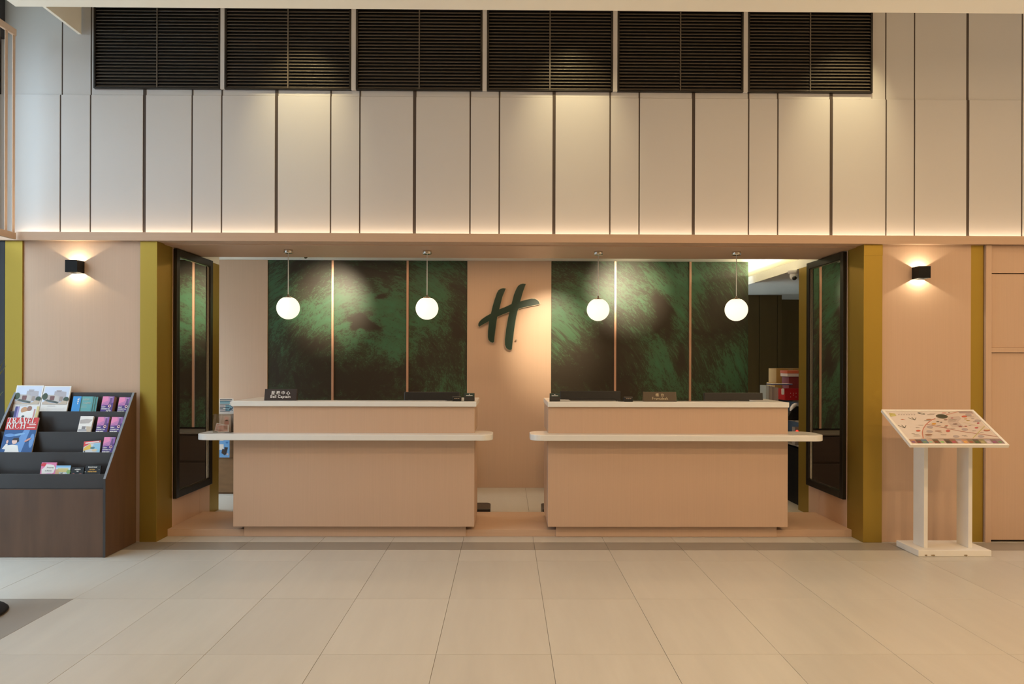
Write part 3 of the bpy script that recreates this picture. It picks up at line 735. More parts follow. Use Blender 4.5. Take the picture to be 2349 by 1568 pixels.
def terminal(px, lab):
    t = thing('card_terminal', lab, 'card terminal', (X(px, 6.45), 6.45, ZT), group='small black terminals on the desks')
    MB().prism([(-.03, 0), (.05, 0), (.05, .030), (-.015, .042), (-.03, .034)], 'x', -.038, .038, M['blackplastic'], .004).build('body', None, t, False)
    mb = MB()
    for k in range(3): mb.box((-.020+.016*k, -.0312, .022), (-.010+.016*k, -.0301, .027), ink((.55, .40, .28), .4))
    mb.build('button', None, t, False, 'row of light buttons')
    MB().tube([(-.036, .0, .004), (-.06, -.01, .004), (-.085, .0, .004), (-.10, .02, .004)], .003, M['blackplastic'], 6).build('cable', None, t, False)
terminal(1048.5, 'small black terminal between the monitor and the card stand on the left desk')
terminal(1441, 'small black terminal right of the left monitor on the right desk')

# ---- acrylic holder and info card on the left shelf
ZS = .9055
xa, xb = X(492.5, 6.42), X(534, 6.42)
t = thing('leaflet_holder', 'clear acrylic leaflet box on the left end of the left desk shelf', 'holder', ((xa+xb)/2, 6.42, ZS))
h = Z(949, 6.42, 510)-ZS; wd = xb-xa
mb = MB(); mb.box((-wd/2, -.04, 0), (wd/2, -.037, h), M['acrylic']).box((-wd/2, .037, 0), (wd/2, .040, h), M['acrylic'])
mb.box((-wd/2, -.037, 0), (-wd/2+.003, .037, h), M['acrylic']).box((wd/2-.003, -.037, 0), (wd/2, .037, h), M['acrylic']).box((-wd/2+.003, -.037, 0), (wd/2-.003, .037, .003), M['acrylic'])
mb.build('case', None, t, False)
def slip(loc, rot, wd, h, base, prints, lab):
    o = thing('leaflet', lab, 'leaflet', loc, rot)
    MB().box((-wd/2, 0, 0), (wd/2, .0012, h), base).build('sheet', None, o, False)
    mb = MB()
    for m_, pl in prints: mb.poly([(p[0]*wd-wd/2, -.0006, p[1]*h) for p in pl], m_)
    mb.build('print', None, o, False)
cx = (xa+xb)/2
pk, pk2, pk3 = ink((.72, .42, .36)), ink((.50, .20, .17)), ink((.85, .66, .60))
slip((cx-.025, 6.392, ZS+.006), (-.10, .22, 0), .085, .07, M['paper'], [(pk, rect(.05, .05, .95, .9)), (pk2, ell(.45, .5, .3, .2)), (pk3, rect(.1, .1, .5, .3))], 'pink printed slip leaning left in the acrylic box')
slip((cx+.010, 6.389, ZS+.004), (-.08, -.04, 0), .095, .062, M['paper'], [(pk, rect(.05, .08, .9, .92)), (pk2, rect(.55, .35, .88, .9)), (pk3, rect(.1, .12, .5, .4))], 'pink printed slip at the front of the acrylic box')
slip((cx+.012, 6.425, ZS+.004), (0, 0, 0), .10, .14, ink((.62, .50, .43)), [(pk2, ell(.62, .55, .2, .2)), (pk, ell(.62, .8, .2, .14))], 'tall brown pink leaflet standing at the back of the acrylic box')
# info card
x0, x1 = X(502.5, 6.5), X(536, 6.5); z1 = Z(913.5, 6.5, 519)
t = thing('info_card', 'white and blue notice card standing behind the acrylic box', 'card', ((x0+x1)/2, 6.50, ZS))
W_, H_ = x1-x0, z1-ZS
MB().prism(rrect(-W_/2, 0, W_/2, H_, (.004, .004, .010, .010), 4), 'y', 0, .004, M['paper']).build('card', None, t, False)
MB().box((-W_/2+.01, .0042, 0), (W_/2-.01, .05, .004), M['acrylic']).build('foot', None, t, False)
mb = MB(); bl, nv = ink((.22, .42, .52)), ink((.03, .06, .11))
zz0 = Z(946, 6.5)-ZS
def yy(f): return zz0+(H_-zz0)*f
mb.poly([(p[0]*W_-W_/2, -.0004, yy(p[1])) for p in rect(.07, .60, .75, .80)], bl)
mb.poly([(p[0]*W_-W_/2, -.0004, yy(p[1])) for p in [(.45, .08), (.8, .08), (.92, .3), (.8, .52), (.45, .52)]], bl)
for f, e in ((.92, .9), (.81, .9), (.53, .72), (.44, .4), (.35, .72), (.26, .3), (.17, .6), (.07, .75)):
    mb.poly([(p[0]*W_-W_/2, -.0009, yy(p[1])) for p in rect(.07, f-.022, e, f+.022)], nv)
for p, q in (((.72, .2), (.95, .12)), ((.78, .3), (.9, .2)), ((.82, .48), (.9, .4)), ((.7, .14), (.82, .26)), ((.9, .2), (.97, .4))):
    mb.poly([(v[0]*W_-W_/2, -.0009, yy(v[1])) for v in line2(p, q, .05)], nv)
mb.build('print', None, t, False)

# ---- rear left: wooden cupboard with a hanging blue leaflet rack
t = thing('cupboard', 'brown wooden cupboard in the gap left of the left desk', 'cupboard', (X(527, 8.55), 8.7, 0))
x0, x1 = X(470, 8.5), X(560, 8.5)
mo = plain('honey brown wood', (.20, .105, .04), .5, var=.3, scale=3, stretch=(2, 2, 8))
box((x0, 8.5, .0), (x1, 8.92, .72), mo, 'body', t, .003)
box((x0+.01, 8.485, .02), (X(538, 8.5), 8.4995, .40), mo, 'door', t, .002)
box((X(506, 8.5), 8.488, Z(1082, 8.5)), (X(518, 8.5), 8.4998, Z(1066, 8.5)), M['black'], 'lock_plate', t, .001)
x0, x1 = X(504, 8.40), X(527, 8.40); z0, z1 = Z(1050, 8.40), Z(1004, 8.40)
t = thing('blue_leaflet', 'blue leaflet with a dark phone picture in the gap left of the left desk', 'leaflet', ((x0+x1)/2, 8.40, z0))
W_, H_ = x1-x0, z1-z0
MB().box((-W_/2, 0, 0), (W_/2, .004, H_), ink((.16, .40, .78))).build('sheet', None, t, False)
mb = MB()
def pq(pl, m_, y=-.0006): mb.poly([(p[0]*W_-W_/2, y, p[1]*H_) for p in pl], m_)
pq(rect(0, .93, 1, 1), M['ink']); pq(rect(0, .38, .42, .66), M['ink']); pq(rect(.05, .83, .4, .87), M['ink'])
pq([(.2, .22), (.55, .10), (.62, .38), (.3, .44)], ink((.05, .035, .03)), -.0010); pq([(.5, .12), (.68, .16), (.85, .5), (.5, .52)], ink((.04, .03, .028)), -.0008); pq(ell(.8, .16, .1, .06), ink((.6, .5, .55)), -.0008)
pq(ell(.75, .74, .13, .04), ink((.05, .2, .55)), -.0008)
mb.build('print', None, t, False)
mb = MB().box((-W_/2-.004, .0045, -.01), (W_/2+.018, .09, -.004), M['acrylic']).box((W_/2+.012, .0045, -.004), (W_/2+.018, .09, H_*.8), M['acrylic'])
mb.build('pocket', None, t, False)

# dark rubber pads behind the step, in the gap between the desks
for px0, px1, lab in ((1088, 1125.5, 'dark rubber mat end on the floor beside the left desk'), (1245, 1262, 'dark rubber mat end on the floor beside the right desk')):
    x0, x1 = X(px0, 7.26), X(px1, 7.26)
    if px0 < 1200: pts = rrect(x0-.25, 7.22, x1, 7.55, (0, 0, .05, .0))
    else: pts = rrect(x0, 7.22, x1+.25, 7.55, (0, 0, 0, .03))
    tag(MB().prism(pts, 'z', 0.001, Z(1165, 7.26) if px0 < 1200 else Z(1166, 7.26), M['blackplastic'], .008).build('rubber_mat'), lab, 'mat')

# ---- magazine rack
RX0, RX1 = -4.065, -3.105
RT = [(.05, 1087), (.30, 1037), (.53, 990), (.77, 943), (1.0, 900.5)]
lips = []
for tt, yy_ in RT:
    Yk = 5.755+.455*tt; lips.append((Yk, Z(yy_, Yk, 140)))
rack = thing('magazine_rack', 'dark brown stepped magazine rack against the left pier', 'rack', ((RX0+RX1)/2, 6.0, 0))
zf, zt = Z(1098, 5.75, 240), Z(900, 6.2, 310)
for x0, x1 in ((RX0-.018, RX0), (RX1, RX1+.018)):
    MB().prism([(5.75, .003), (6.225, .003), (6.225, zt), (6.195, zt), (5.75, zf)], 'x', x0, x1, M['rackwood'], .001).build('side_panel', None, rack)
    d = Vector((6.195-5.75, zt-zf)).normalized(); nn = Vector((-d.y, d.x))*.0025
    MB().prism([(5.7495, zf-.001), (6.195, zt), (6.195+nn.x, zt+nn.y), (5.7495+nn.x, zf+nn.y)], 'x', x0, x1, M['rackedge']).build('edge_band', None, rack, label='grey blue edge band')
    MB().box((x0, 5.7475, .004), (x1, 5.7498, zf), M['rack']).build('edge_band', None, rack, label='dark front edge band')
box((RX0+.001, 5.757, .003), (RX1-.001, 5.775, Z(1122, 5.757, 120)), M['rackwood'], 'front_panel', rack, .001)
prev = None
for k, (Yk, zk) in enumerate(lips):
    zb = Z(1122, 5.757, 120)+.001 if k == 0 else lips[k-1][1]-.012
    box((RX0+.001, Yk, zb), (RX1-.001, Yk+.012, zk), M['rack'], 'tier_board' if k < 4 else 'back_panel', rack, .001)
    if k < 4:
        box((RX0+.001, Yk+.0125, zk-.024), (RX1-.001, lips[k+1][0]-.0005, zk-.012), M['rack'], 'pocket_floor', rack)
box((RX0+.001, 6.215, .003), (RX1-.001, 6.223, zt), M['rack'], 'backing', rack)

def booklet(lab, tier, pl, pr, ytop, th, cover, prints, texts=(), tilt=22, group=None, pages=None, name='booklet', cat='booklet', dy=.016, roll=0.0, cat_band=None):
    """a printed booklet leaning back in a rack pocket; print coordinates 0..1 on the cover"""
    Yk, zk = lips[tier]; Yb = Yk+.0135+dy; zb = zk-.0115
    a = math.radians(tilt); hz = 824.0; kk = (ytop-hz)/F
    h = (EYE-zb-kk*Yb)/(math.cos(a)+kk*math.sin(a))
    x0, x1 = X(pl, Yb), X(pr, Yb); wd = x1-x0
    o = thing(name, lab, cat, ((x0+x1)/2, Yb, zb), (-a, roll, 0), group)
    MB().box((-wd/2, .0016, 0), (wd/2, th, h), pages or M['paper'], 0).build('pages', None, o, False)
    MB().box((-wd/2-.0004, 0, 0), (wd/2+.0004, .0015, h+.0004), cover, 0).build('cover', None, o, False)
    mb = MB()
    for i, (m_, plg) in enumerate(prints): mb.poly([(p[0]*wd-wd/2, -.0003-.00025*i, p[1]*h) for p in plg], m_)
    for s, sz, m_, u_, v_, kw in texts: addtext(mb, s, sz*h, m_, (u_*wd-wd/2, -.0004-.00025*len(prints), v_*h), None, extrude=0.0, **kw)
    mb.build('print', None, o, False)
    return o, wd, h
# -- colours
sky, wht, grn, gry = ink((.62, .70, .86)), M['ink'], ink((.06, .09, .06)), ink((.40, .38, .40))
bld = [(sky, rect(.04, .30, .96, .97)), (ink((.45, .43, .47)), [(.42, .45), (.42, .80), (.48, .80), (.48, .85), (.68, .85), (.68, .80), (.86, .78), (.90, .45)]), (ink((.30, .28, .31)), rect(.51, .775, .66, .80)),
       (ink((.50, .47, .45)), rect(.18, .42, .55, .66)), (ink((.20, .10, .10)), rect(.29, .46, .46, .62)), (ink((.54, .51, .49)), [(.46, .38), (.46, .62), (.62, .62), (.66, .34)]), (ink((.36, .30, .27)), rect(.66, .42, .76, .60)),
       (grn, ell(.10, .60, .10, .13)), (grn, ell(.90, .50, .10, .09)), (ink((.10, .12, .11)), [(.10, .44), (.62, .33), (.64, .40), (.2, .49)]), (ink((.55, .46, .38)), [(.04, .30), (.04, .38), (.14, .44), (.34, .36), (.96, .30)]),
       (ink((.55, .46, .36)), [(.62, .31), (.96, .31), (.96, .42), (.80, .45)]), (gry, rect(.26, .235, .55, .25)), (ink((.60, .60, .62)), rect(.26, .16, .92, .166)), (ink((.60, .60, .62)), rect(.26, .12, .92, .126)), (ink((.60, .60, .62)), rect(.26, .08, .90, .086))]
booklet('white magazine with a hotel building photo, leftmost on the top tier', 3, 25.5, 88, 883.5, .014, M['paper'], bld, name='magazine', cat='magazine', tilt=19, group='white building magazines on the rack')
booklet('white magazine with a hotel building photo, second on the top tier', 3, 90, 152, 885, .014, M['paper'], bld, name='magazine', cat='magazine', tilt=19, group='white building magazines on the rack')
teal, tl2, blu = ink((.13, .40, .42)), ink((.10, .33, .36)), ink((.05, .30, .70))
for k, (a_, b_) in enumerate(((182, 219.5), (180, 214), (178, 209))):
    pr = [(tl2, rect(.90, 0, 1, 1))]
    tx = [('NEW', .17, ink((.42, .52, .48)), .50, .80, dict(weight=.0006)), ('TAIPEI', .17, ink((.42, .52, .48)), .56, .58, dict(weight=.0006))] if k == 2 else []
    if k == 2: pr += [(ink((.42, .52, .48)), rect(.18, .40, .62, .42)), (ink((.42, .52, .48)), rect(.18, .33, .60, .35)), (ink((.45, .33, .25)), rect(.12, 0, .8, .08))]
    booklet(['hindmost teal booklet in the fan on the top tier', 'middle teal booklet in the fan on the top tier', 'front teal booklet with pale title in the fan on the top tier'][k], 3, a_, b_, 909.5-.6*k, .004, teal, pr, tx, group='teal booklets fanned on the top tier', tilt=17, dy=.022-.006*k)
booklet('bright blue booklet in front of the teal ones on the top tier', 3, 162.5, 181, 908, .003, blu, [(M['ink'], rect(.62, .52, .72, .62)), (M['ink'], rect(.60, .66, .76, .72)), (M['ink'], rect(.58, .76, .80, .82)), (M['ink'], rect(.62, .86, .84, .90))], tilt=17, dy=.004)
pur, pnk, vio, mag = ink((.085, .045, .24)), ink((.80, .27, .50)), ink((.28, .13, .42)), ink((.55, .22, .48))
pages_tan = plain('tan page edges', (.42, .26, .22), .7, var=.1, scale=60, stretch=(30, 1, 1))
def purple(lab, tier, a_, b_, yt, th, last, tilt=20, dy=.008):
    pr = [(vio, [(0, .38), (1, .62), (1, 1), (0, 1)]), (mag, [(0, .46), (.72, .66), (.62, 1), (0, 1)]), (pnk, [(0, .58), (.55, .76), (.48, 1), (0, 1)]), (ink((.16, .09, .26)), [(.62, .50), (.86, .50), (.80, .92), (.70, .92)]),
          (mag, [(.18, .47), (.60, .47), (.62, .63)]), (M['ink'], rect(.64, .93, .86, .955)), (ink((.88, .62, .60)), ell(.74, .40, .13, .085, 20)), (ink((.14, .03, .10)), ell(.75, .405, .075, .05, 20))]
    tx = [('LIGHT', .085, M['ink'], .05, .345, dict(align='LEFT', weight=.0006)), ('CONNECT ALL', .075, M['ink'], .05, .225, dict(align='LEFT', weight=.0006)), last]
    booklet(lab, tier, a_, b_, yt, th, pur, pr, tx, tilt=tilt, group='purple pink booklets on the rack', pages=pages_tan, dy=dy)
GO = ('GO!', .15, M['ink'], .50, .09, dict(align='LEFT', weight=.0009)); MR = ('MORE LIGHT', .075, M['ink'], .05, .10, dict(align='LEFT', weight=.0009))
purple('thick purple pink booklet stack ending in GO on the top tier', 3, 229.5, 256, 908, .045, GO)
purple('purple pink booklet at the right end of the top tier', 3, 268, 294, 910, .010, ('MORE GO!', .085, M['ink'], .05, .09, dict(align='LEFT', weight=.0009)))
purple('purple pink booklet left of its twin on the second tier down', 2, 219, 245, 955, .022, MR)
purple('purple pink booklet at the right end of the second tier down', 2, 250.5, 277, 955, .012, MR)
purple('purple pink booklet at the right end of the third tier down', 1, 233, 259, 1001, .022, MR)
booklet('small white booklet with grey photos on the second tier down', 2, 177, 207, 953.5, .018, M['paper'],
        [(ink((.48, .44, .42)), [(.05, .56), (.75, .58), (.98, .80), (.5, .85), (.05, .78)]), (ink((.25, .24, .25)), rect(.28, .20, .56, .40)), (ink((.40, .40, .43)), rect(.06, .10, .72, .22)), (ink((.30, .26, .24)), rect(.08, .58, .5, .60)), (ink((.58, .48, .36)), [(.72, .06), (.96, .06), (.96, .38), (.6, .40)])], group=None)
# football magazine behind the large red one
booklet('magazine with a white football shirt picture behind the red titled one', 2, 22, 78, 931.5, .010, ink((.72, .74, .78)),
        [(ink((.07, .07, .22)), rect(0, 0, .10, 1)), (ink((.30, .25, .50)), rect(.10, 0, .18, 1)), (ink((.55, .30, .16)), ell(.40, .86, .15, .12)), (ink((.30, .16, .12)), ell(.60, .92, .10, .10)), (M['paper'], [(.2, .15), (.3, .75), (.5, .82), (.8, .85), (.8, .1)]), (ink((.05, .07, .08)), ell(.40, .62, .06, .04)), (ink((.05, .07, .08)), ell(.30, .55, .05, .03)), (ink((.05, .07, .08)), ell(.48, .50, .08, .025, 14, .3)), (ink((.60, .30, .28)), rect(.80, 0, .85, .9)), (ink((.62, .52, .24)), rect(.90, 0, 1, 1))], name='magazine', cat='magazine', tilt=20)
# red titled travel magazine
RED = ink((.62, .045, .045)); NAVY = ink((.03, .10, .28)); LB = ink((.14, .30, .62))
o, wd, h = booklet('large magazine with red title band and blue cover, leftmost on the rack', 1, -1, 72, 957, .009, NAVY,
        [(LB, [(.3, 0), (.62, .66), (.80, .66), (.66, 0)]), (ink((.22, .42, .70)), ell(.45, .52, .22, .03, 18, .15)), (LB, ell(.92, .35, .07, .2)), (LB, ell(.2, .5, .16, .05)), (RED, rect(0, .655, 1, 1)),
         (M['paper'], [(.14, 0), (.18, .22), (.36, .24), (.52, .22), (.62, 0)]), (M['paper'], [(.05, .12), (.14, .26), (.20, .26), (.2, .10)]), (ink((.75, .50, .45)), ell(.17, .32, .035, .05)), (ink((.78, .54, .47)), ell(.40, .335, .085, .085)), (ink((.03, .02, .025)), [(.30, .36), (.36, .43), (.50, .43), (.53, .33), (.48, .30), (.47, .36)]), (ink((.60, .30, .26)), ell(.80, .37, .11, .03, 14, .5)), (ink((.45, .45, .20)), rect(.35, 0, .9, .01))], name='magazine', cat='magazine', tilt=20, dy=.012)
def serif(mb, s, x, z, hh, m_, y):
    """Roman capitals with serifs from flat strokes; returns the advance"""
    st, thn, sf = .17, .07, .055
    def R(a, b, c, d): mb.poly([(x+p[0]*hh, y, z+p[1]*hh) for p in rect(a, b, c, d)], m_)
    def Q(pl): mb.poly([(x+p[0]*hh, y-.0001, z+p[1]*hh) for p in pl], m_)
    def arc(cx, cy, rx, ry, a0, a1, t0):
        n = 10
        for k in range(n):
            q0, q1 = math.radians(a0+(a1-a0)*k/n), math.radians(a0+(a1-a0)*(k+1)/n)
            f0 = t0*(.35+.65*abs(math.cos(q0))); f1 = t0*(.35+.65*abs(math.cos(q1)))
            Q([(cx+rx*math.cos(q0), cy+ry*math.sin(q0)), (cx+rx*math.cos(q1), cy+ry*math.sin(q1)), (cx+(rx-f1)*math.cos(q1), cy+(ry-f1*.6)*math.sin(q1)), (cx+(rx-f0)*math.cos(q0), cy+(ry-f0*.6)*math.sin(q0))])
    if s == 'T': R(.27, 0, .27+st, 1); R(0, 1-thn, .71, 1); R(.17, 0, .54, sf); Q([(0, .78), (.05, .78), (.10, 1), (0, 1)]); Q([(.71, .78), (.66, .78), (.61, 1), (.71, 1)]); return .74
    if s == 'R': R(.08, 0, .08+st, 1); R(0, 0, .36, sf); R(0, 1-sf, .3, 1); arc(.30, .74, .34, .26, -90, 90, st); R(.2, .48, .32, .53); Q([(.30, .5), (.47, .5), (.80, 0), (.60, 0)]); R(.58, 0, .84, sf); return .84
    if s == 'A': Q([(.38, 1), (.46, 1), (.16, 0), (.08, 0)]); Q([(.36, 1), (.50, 1), (.80, 0), (.60, 0)]); R(.2, .30, .62, .37); R(0, 0, .26, sf); R(.52, 0, .88, sf); return .84
    if s == 'V': Q([(.06, 1), (.26, 1), (.50, 0), (.40, 0)]); Q([(.70, 1), (.78, 1), (.50, 0), (.42, 0)]); R(0, 1-sf, .36, 1); R(.58, 1-sf, .86, 1); return .82
    if s in 'EL':
        R(.08, 0, .08+st, 1); R(0, 0, .62, sf+.01); R(0, 1-sf, .32 if s == 'L' else .62, 1); Q([(.62, .26), (.67, .26), (.64, 0), (.5, 0)])
        if s == 'E': R(.2, .48, .48, .54); R(.44, .38, .48, .64); Q([(.58, .78), (.62, .78), (.62, 1), (.48, 1)])
        return .70
    if s == 'I': R(.10, 0, .10+st, 1); R(0, 0, .37, sf); R(0, 1-sf, .37, 1); return .42
    if s == 'C': arc(.42, .5, .42, .5, 45, 315, st); Q([(.70, .70), (.76, .70), (.74, .98), (.66, .86)]); return .82
    if s == 'H': R(.08, 0, .08+st, 1); R(.56, 0, .56+st, 1); R(.2, .48, .6, .54); R(0, 0, .33, sf); R(0, 1-sf, .33, 1); R(.48, 0, .81, sf); R(.48, 1-sf, .81, 1); return .86
mb = MB(); hh = h*.145
def word(s, x, z, hh):
    for c in s: x += serif(mb, c, x, z, hh, M['ink'], -.0042)*hh
word('TRAVEL', -wd/2+.03*wd, h*.83, wd*.93/4.78); word('RICH', -wd/2+.03*wd, h*.685, wd*.62/2.94)
for r_ in (rect(.74, .79, .96, .815), rect(.68, .70, .95, .725), rect(.74, .76, .96, .765)): mb.poly([(p[0]*wd-wd/2, -.0042, p[1]*h) for p in r_], ink((.85, .62, .60)))
mb.build('title', None, o, False, 'white serif title lettering')
# others
booklet('tilted red and yellow leaflet on the third tier down', 1, 190.5, 229, 1010, .004, ink((.66, .70, .74)),
        [(ink((.75, .08, .08)), [(0, .55), (0, 1), (1, 1), (1, .86), (.4, .82)]), (ink((.80, .55, .10)), [(0, .25), (.05, .5), (.4, .78), (.5, .4)]), (ink((.30, .58, .78)), [(.55, .3), (.6, .8), (1, .8), (1, 0)]), (ink((.10, .25, .30)), ell(.55, .45, .14, .09)), (ink((.72, .62, .42)), ell(.68, .26, .16, .1)), (ink((.55, .12, .10)), rect(.15, 0, .7, .07)), (ink((.10, .12, .12)), rect(.05, .1, .12, .25)), (M['ink'], [(.10, .80), (.93, .88), (.93, .97), (.10, .90)])], tilt=16, roll=-.06, dy=.006, name='leaflet', cat='leaflet')
booklet('pink book with a white cloud-shaped title patch on the lowest tier', 0, 92, 126.5, 1059, .012, ink((.72, .22, .42)),
        [(ink((.66, .06, .08)), ell(.17, .82, .20, .14)), (M['paper'], [(.10, .10), (.06, .45), (.22, .60), (.32, .86), (.62, .84), (.84, .78), (.95, .55), (.9, .2), (.7, .06), (.4, .12)]), (ink((.80, .68, .10)), rect(.15, 0, .40, .09)), (ink((.70, .45, .62)), ell(.6, .12, .2, .06))],
        [('Shopping', .15, ink((.12, .14, .18)), .60, .60, dict(shear=.25)), ('is Beauty', .15, ink((.12, .14, .18)), .52, .34, dict(shear=.25))], pages=ink((.45, .16, .2)), name='book', cat='book', tilt=16)
booklet('book with a blue sky and yellow field cover on the lowest tier', 0, 126.5, 160, 1066, .014, ink((.26, .52, .80)),
        [(ink((.55, .72, .82)), rect(0, .0, 1, .80)), (ink((.62, .55, .24)), rect(.14, .28, .86, .70)), (ink((.62, .42, .24)), [(0, 0), (0, .6), (.18, .6), (.3, 0)]), (ink((.25, .45, .16)), ell(.9, .35, .14, .22)), (M['paper'], rect(.3, 0, .7, .2)), (ink((.10, .12, .10)), [(.25, .2), (.55, .26), (.5, .14)])], pages=ink((.08, .12, .10)), name='book', cat='book', tilt=15)
blk = ink((.012, .015, .017))
booklet('black book with two lines of white title on the lowest tier', 0, 163, 191.5, 1070, .012, blk, [(ink((.30, .12, .11)), ell(.18, .12, .10, .16, 14, -.5)), (ink((.30, .12, .11)), ell(.72, .12, .16, .10, 14, .6)), (ink((.4, .4, .4)), rect(.35, .85, .7, .89))],
        [('WONDERING?', .115, M['ink'], .5, .70, dict(weight=.0008)), ('GIRLS', .11, M['ink'], .5, .48, dict(weight=.0008))], pages=blk, name='book', cat='book', tilt=14)
booklet('black book with gold detectives title, rightmost on the lowest tier', 0, 194.5, 230, 1066, .014, blk, [(M['ink'], [(.68, 0), (.95, 0), (.96, .14)]), (M['ink'], ell(.02, .35, .03, .04, 8)), (M['ink'], ell(.9, .58, .025, .03, 8)), (M['ink'], ell(.05, .03, .05, .04, 8))],
        [('Bernarda Connell', .13, M['ink'], .46, .84, dict(weight=.0006, shear=.3)), ('THE TWIN', .12, ink((.60, .34, .07)), .45, .59, dict(weight=.0006)), ('DETECTIVES', .165, ink((.62, .36, .08)), .47, .36, dict(weight=.0009))], pages=ink((.03, .02, .02)), name='book', cat='book', tilt=14)

# ---- map stand
def map_stand():
    t = thing('map_stand', 'white lectern-style map stand in front of the right pier', 'map stand', (3.5, 5.9, 0))
    bx0, bx1 = X(2108, 5.80), X(2276, 5.80)
    zb = .050
    MB().box((bx0, 5.80, .001), (bx1, 6.13, zb), M['standwhite'], .003).build('base', None, t)
    mb = MB()
    for px, wd_ in ((2124, 10), (2140, 16), (2215, 14)):
        p = at(px, 1270, 5.7988); mb.poly([(p.x+q[0]*.004, 5.7985, .012+q[1]*.004) for q in [(-wd_/5, -1), (wd_/6, -2), (wd_/3.2, 0), (wd_/8, 1.2), (-wd_/4, .6)]], ink((.30, .22, .12)))
    mb.build('scuff', None, t)
    # sloped board
    f, b = at(2208, 1020.5, 5.55), at(2122, 939, 5.985)
    x0, x1 = X(2095, 5.55), X(2322, 5.55)
    x0 = (x0+X(2017, 5.985))/2; x1 = (x1+X(2228, 5.985))/2
    S = Vector((0, b.y-f.y, b.z-f.z)); L = S.length; S.normalize(); Nn = Vector((0, -S.z, S.y))
    def P(u_, v_, n_): return Vector((x0+u_*(x1-x0), f.y, f.z))+S*(v_*L)+Nn*n_
    mtx = Matrix(((1, 0, 0, x0), (0, S.y, Nn.y, f.y), (0, S.z, Nn.z, f.z), (0, 0, 0, 1)))
    w_ = x1-x0
    MB().box((0, 0, -.024), (w_, L, -.004), M['standwhite'], .002, 2, mtx).build('board', None, t)
    rim = MB(); r_ = .020
    rim.box((0, 0, -.004), (w_, r_, .002), M['standwhite'], .001, 1, mtx).box((0, L-r_, -.004), (w_, L, .002), M['standwhite'], .001, 1, mtx)
    rim.box((0, r_, -.004), (r_, L-r_, .002), M['standwhite'], .001, 1, mtx).box((w_-r_, r_, -.004), (w_, L-r_, .002), M['standwhite'], .001, 1, mtx)
    rim.build('rim', None, t)
    mb = MB()
    def C(x, y):        # print layout, measured over the board's face
        v = (y-45)/565.0; xl = 105+(640-105)*v; xr = 1525+(2170-1525)*v
        return (x-xl)/(xr-xl), 1-v
    lay = [0]
    def put(pl, c, raw=False):
        lay[0] += 1
        mb.poly([P(*(q if raw else C(*q)), -.0034+lay[0]*.00003) for q in pl], ink(c, .35))
    put(rect(.027, .04, .973, .96), (.72, .655, .615), True)
    put([C(*p) for p in ((790, 510), (830, 330), (960, 200), (1200, 70), (1520, 70), (1740, 290), (1980, 480), (2000, 505))], (.66, .565, .50), True)
    put([(1160, 160), (1330, 150), (1370, 190), (1330, 240), (1450, 330), (1250, 330), (1170, 250)], (.56, .46, .42))
    put([(1290, 68), (1500, 68), (1545, 105), (1330, 100)], (.38, .28, .27))
    put([(230, 95), (330, 108), (360, 150), (270, 160)], (.50, .44, .12)); put(ell(310, 138, 40, 16), (.58, .54, .20))
    for k in range(7): put(rect(380+40*k, 116, 405+40*k, 134), (.50, .44, .41))
    for k in range(6): put(rect(380+45*k, 96, 410+45*k, 104), (.62, .56, .53))
    put(ell(1062, 153, 96, 36, 24, .12), (.10, .09, .06)); put(ell(1070, 150, 76, 26, 24, .12), (.055, .065, .045))
    put(ell(735, 106, 64, 12, 16, .2), (.10, .10, .08)); put(ell(745, 106, 30, 5, 12, .2), (.75, .70, .64))
    for (x, y) in ((660, 218), (525, 345)):
        put(line2((x, y), (x-115, y-42), 7), (.15, .15, .12)); put(line2((x, y), (x-62, y-48), 9), (.15, .15, .12)); put(line2((x-4, y), (x+8, y-42), 11), (.15, .15, .12))
    put([(430, 212), (455, 198), (515, 218)], (.50, .16, .08))
    arc = [(970, 190), (920, 212), (880, 245), (840, 290), (812, 345), (802, 395), (806, 440), (828, 505)]
    for p, q in zip(arc, arc[1:]): put(line2(p, q, 17), (.55, .22, .16))
    put(line2((1120, 130), (1300, 75), 10), (.55, .24, .18))
    put(line2((860, 285), (1400, 395), 7), (.42, .18, .14)); put(line2((1400, 395), (1970, 475), 7), (.42, .18, .14))
    put(line2((1590, 505), (1750, 312), 16), (.50, .45, .20)); put(line2((1420, 250), (1720, 330), 5), (.62, .56, .36))
    for x, y in ((908, 328), (912, 398), (1332, 475), (1452, 365), (1718, 473), (1630, 225), (1470, 130)): put(ell(x, y, 52, 20, 16, .1), (.42, .36, .36))
    for x, y, rx, ry, c in ((735, 388, 36, 14, (.60, .13, .07)), (870, 205, 45, 10, (.42, .20, .10)), (960, 278, 35, 13, (.62, .30, .03)), (1085, 97, 40, 12, (.60, .36, .32)), (1410, 155, 42, 15, (.58, .13, .07)),
                            (1195, 388, 34, 20, (.52, .14, .12)), (1045, 392, 55, 7, (.32, .15, .10)), (905, 450, 58, 14, (.30, .17, .11)), (1795, 378, 52, 16, (.40, .12, .06)), (1795, 366, 48, 9, (.62, .48, .30)), (1630, 340, 30, 11, (.48, .10, .10)),
                            (1645, 265, 20, 12, (.45, .10, .12)), (1015, 242, 24, 6, (.12, .09, .07)), (1070, 252, 18, 5, (.12, .09, .07)), (1130, 212, 30, 7, (.25, .10, .08)), (1160, 308, 26, 6, (.45, .14, .08)), (1150, 328, 26, 6, (.2, .12, .08)),
                            (1290, 280, 38, 6, (.18, .10, .08)), (1375, 320, 30, 7, (.35, .10, .10)), (1460, 316, 24, 7, (.4, .12, .1)), (1440, 195, 24, 7, (.55, .34, .10)), (1480, 222, 30, 6, (.5, .36, .12)), (1225, 182, 20, 6, (.5, .15, .15)), (1160, 93, 16, 6, (.3, .18, .15))):
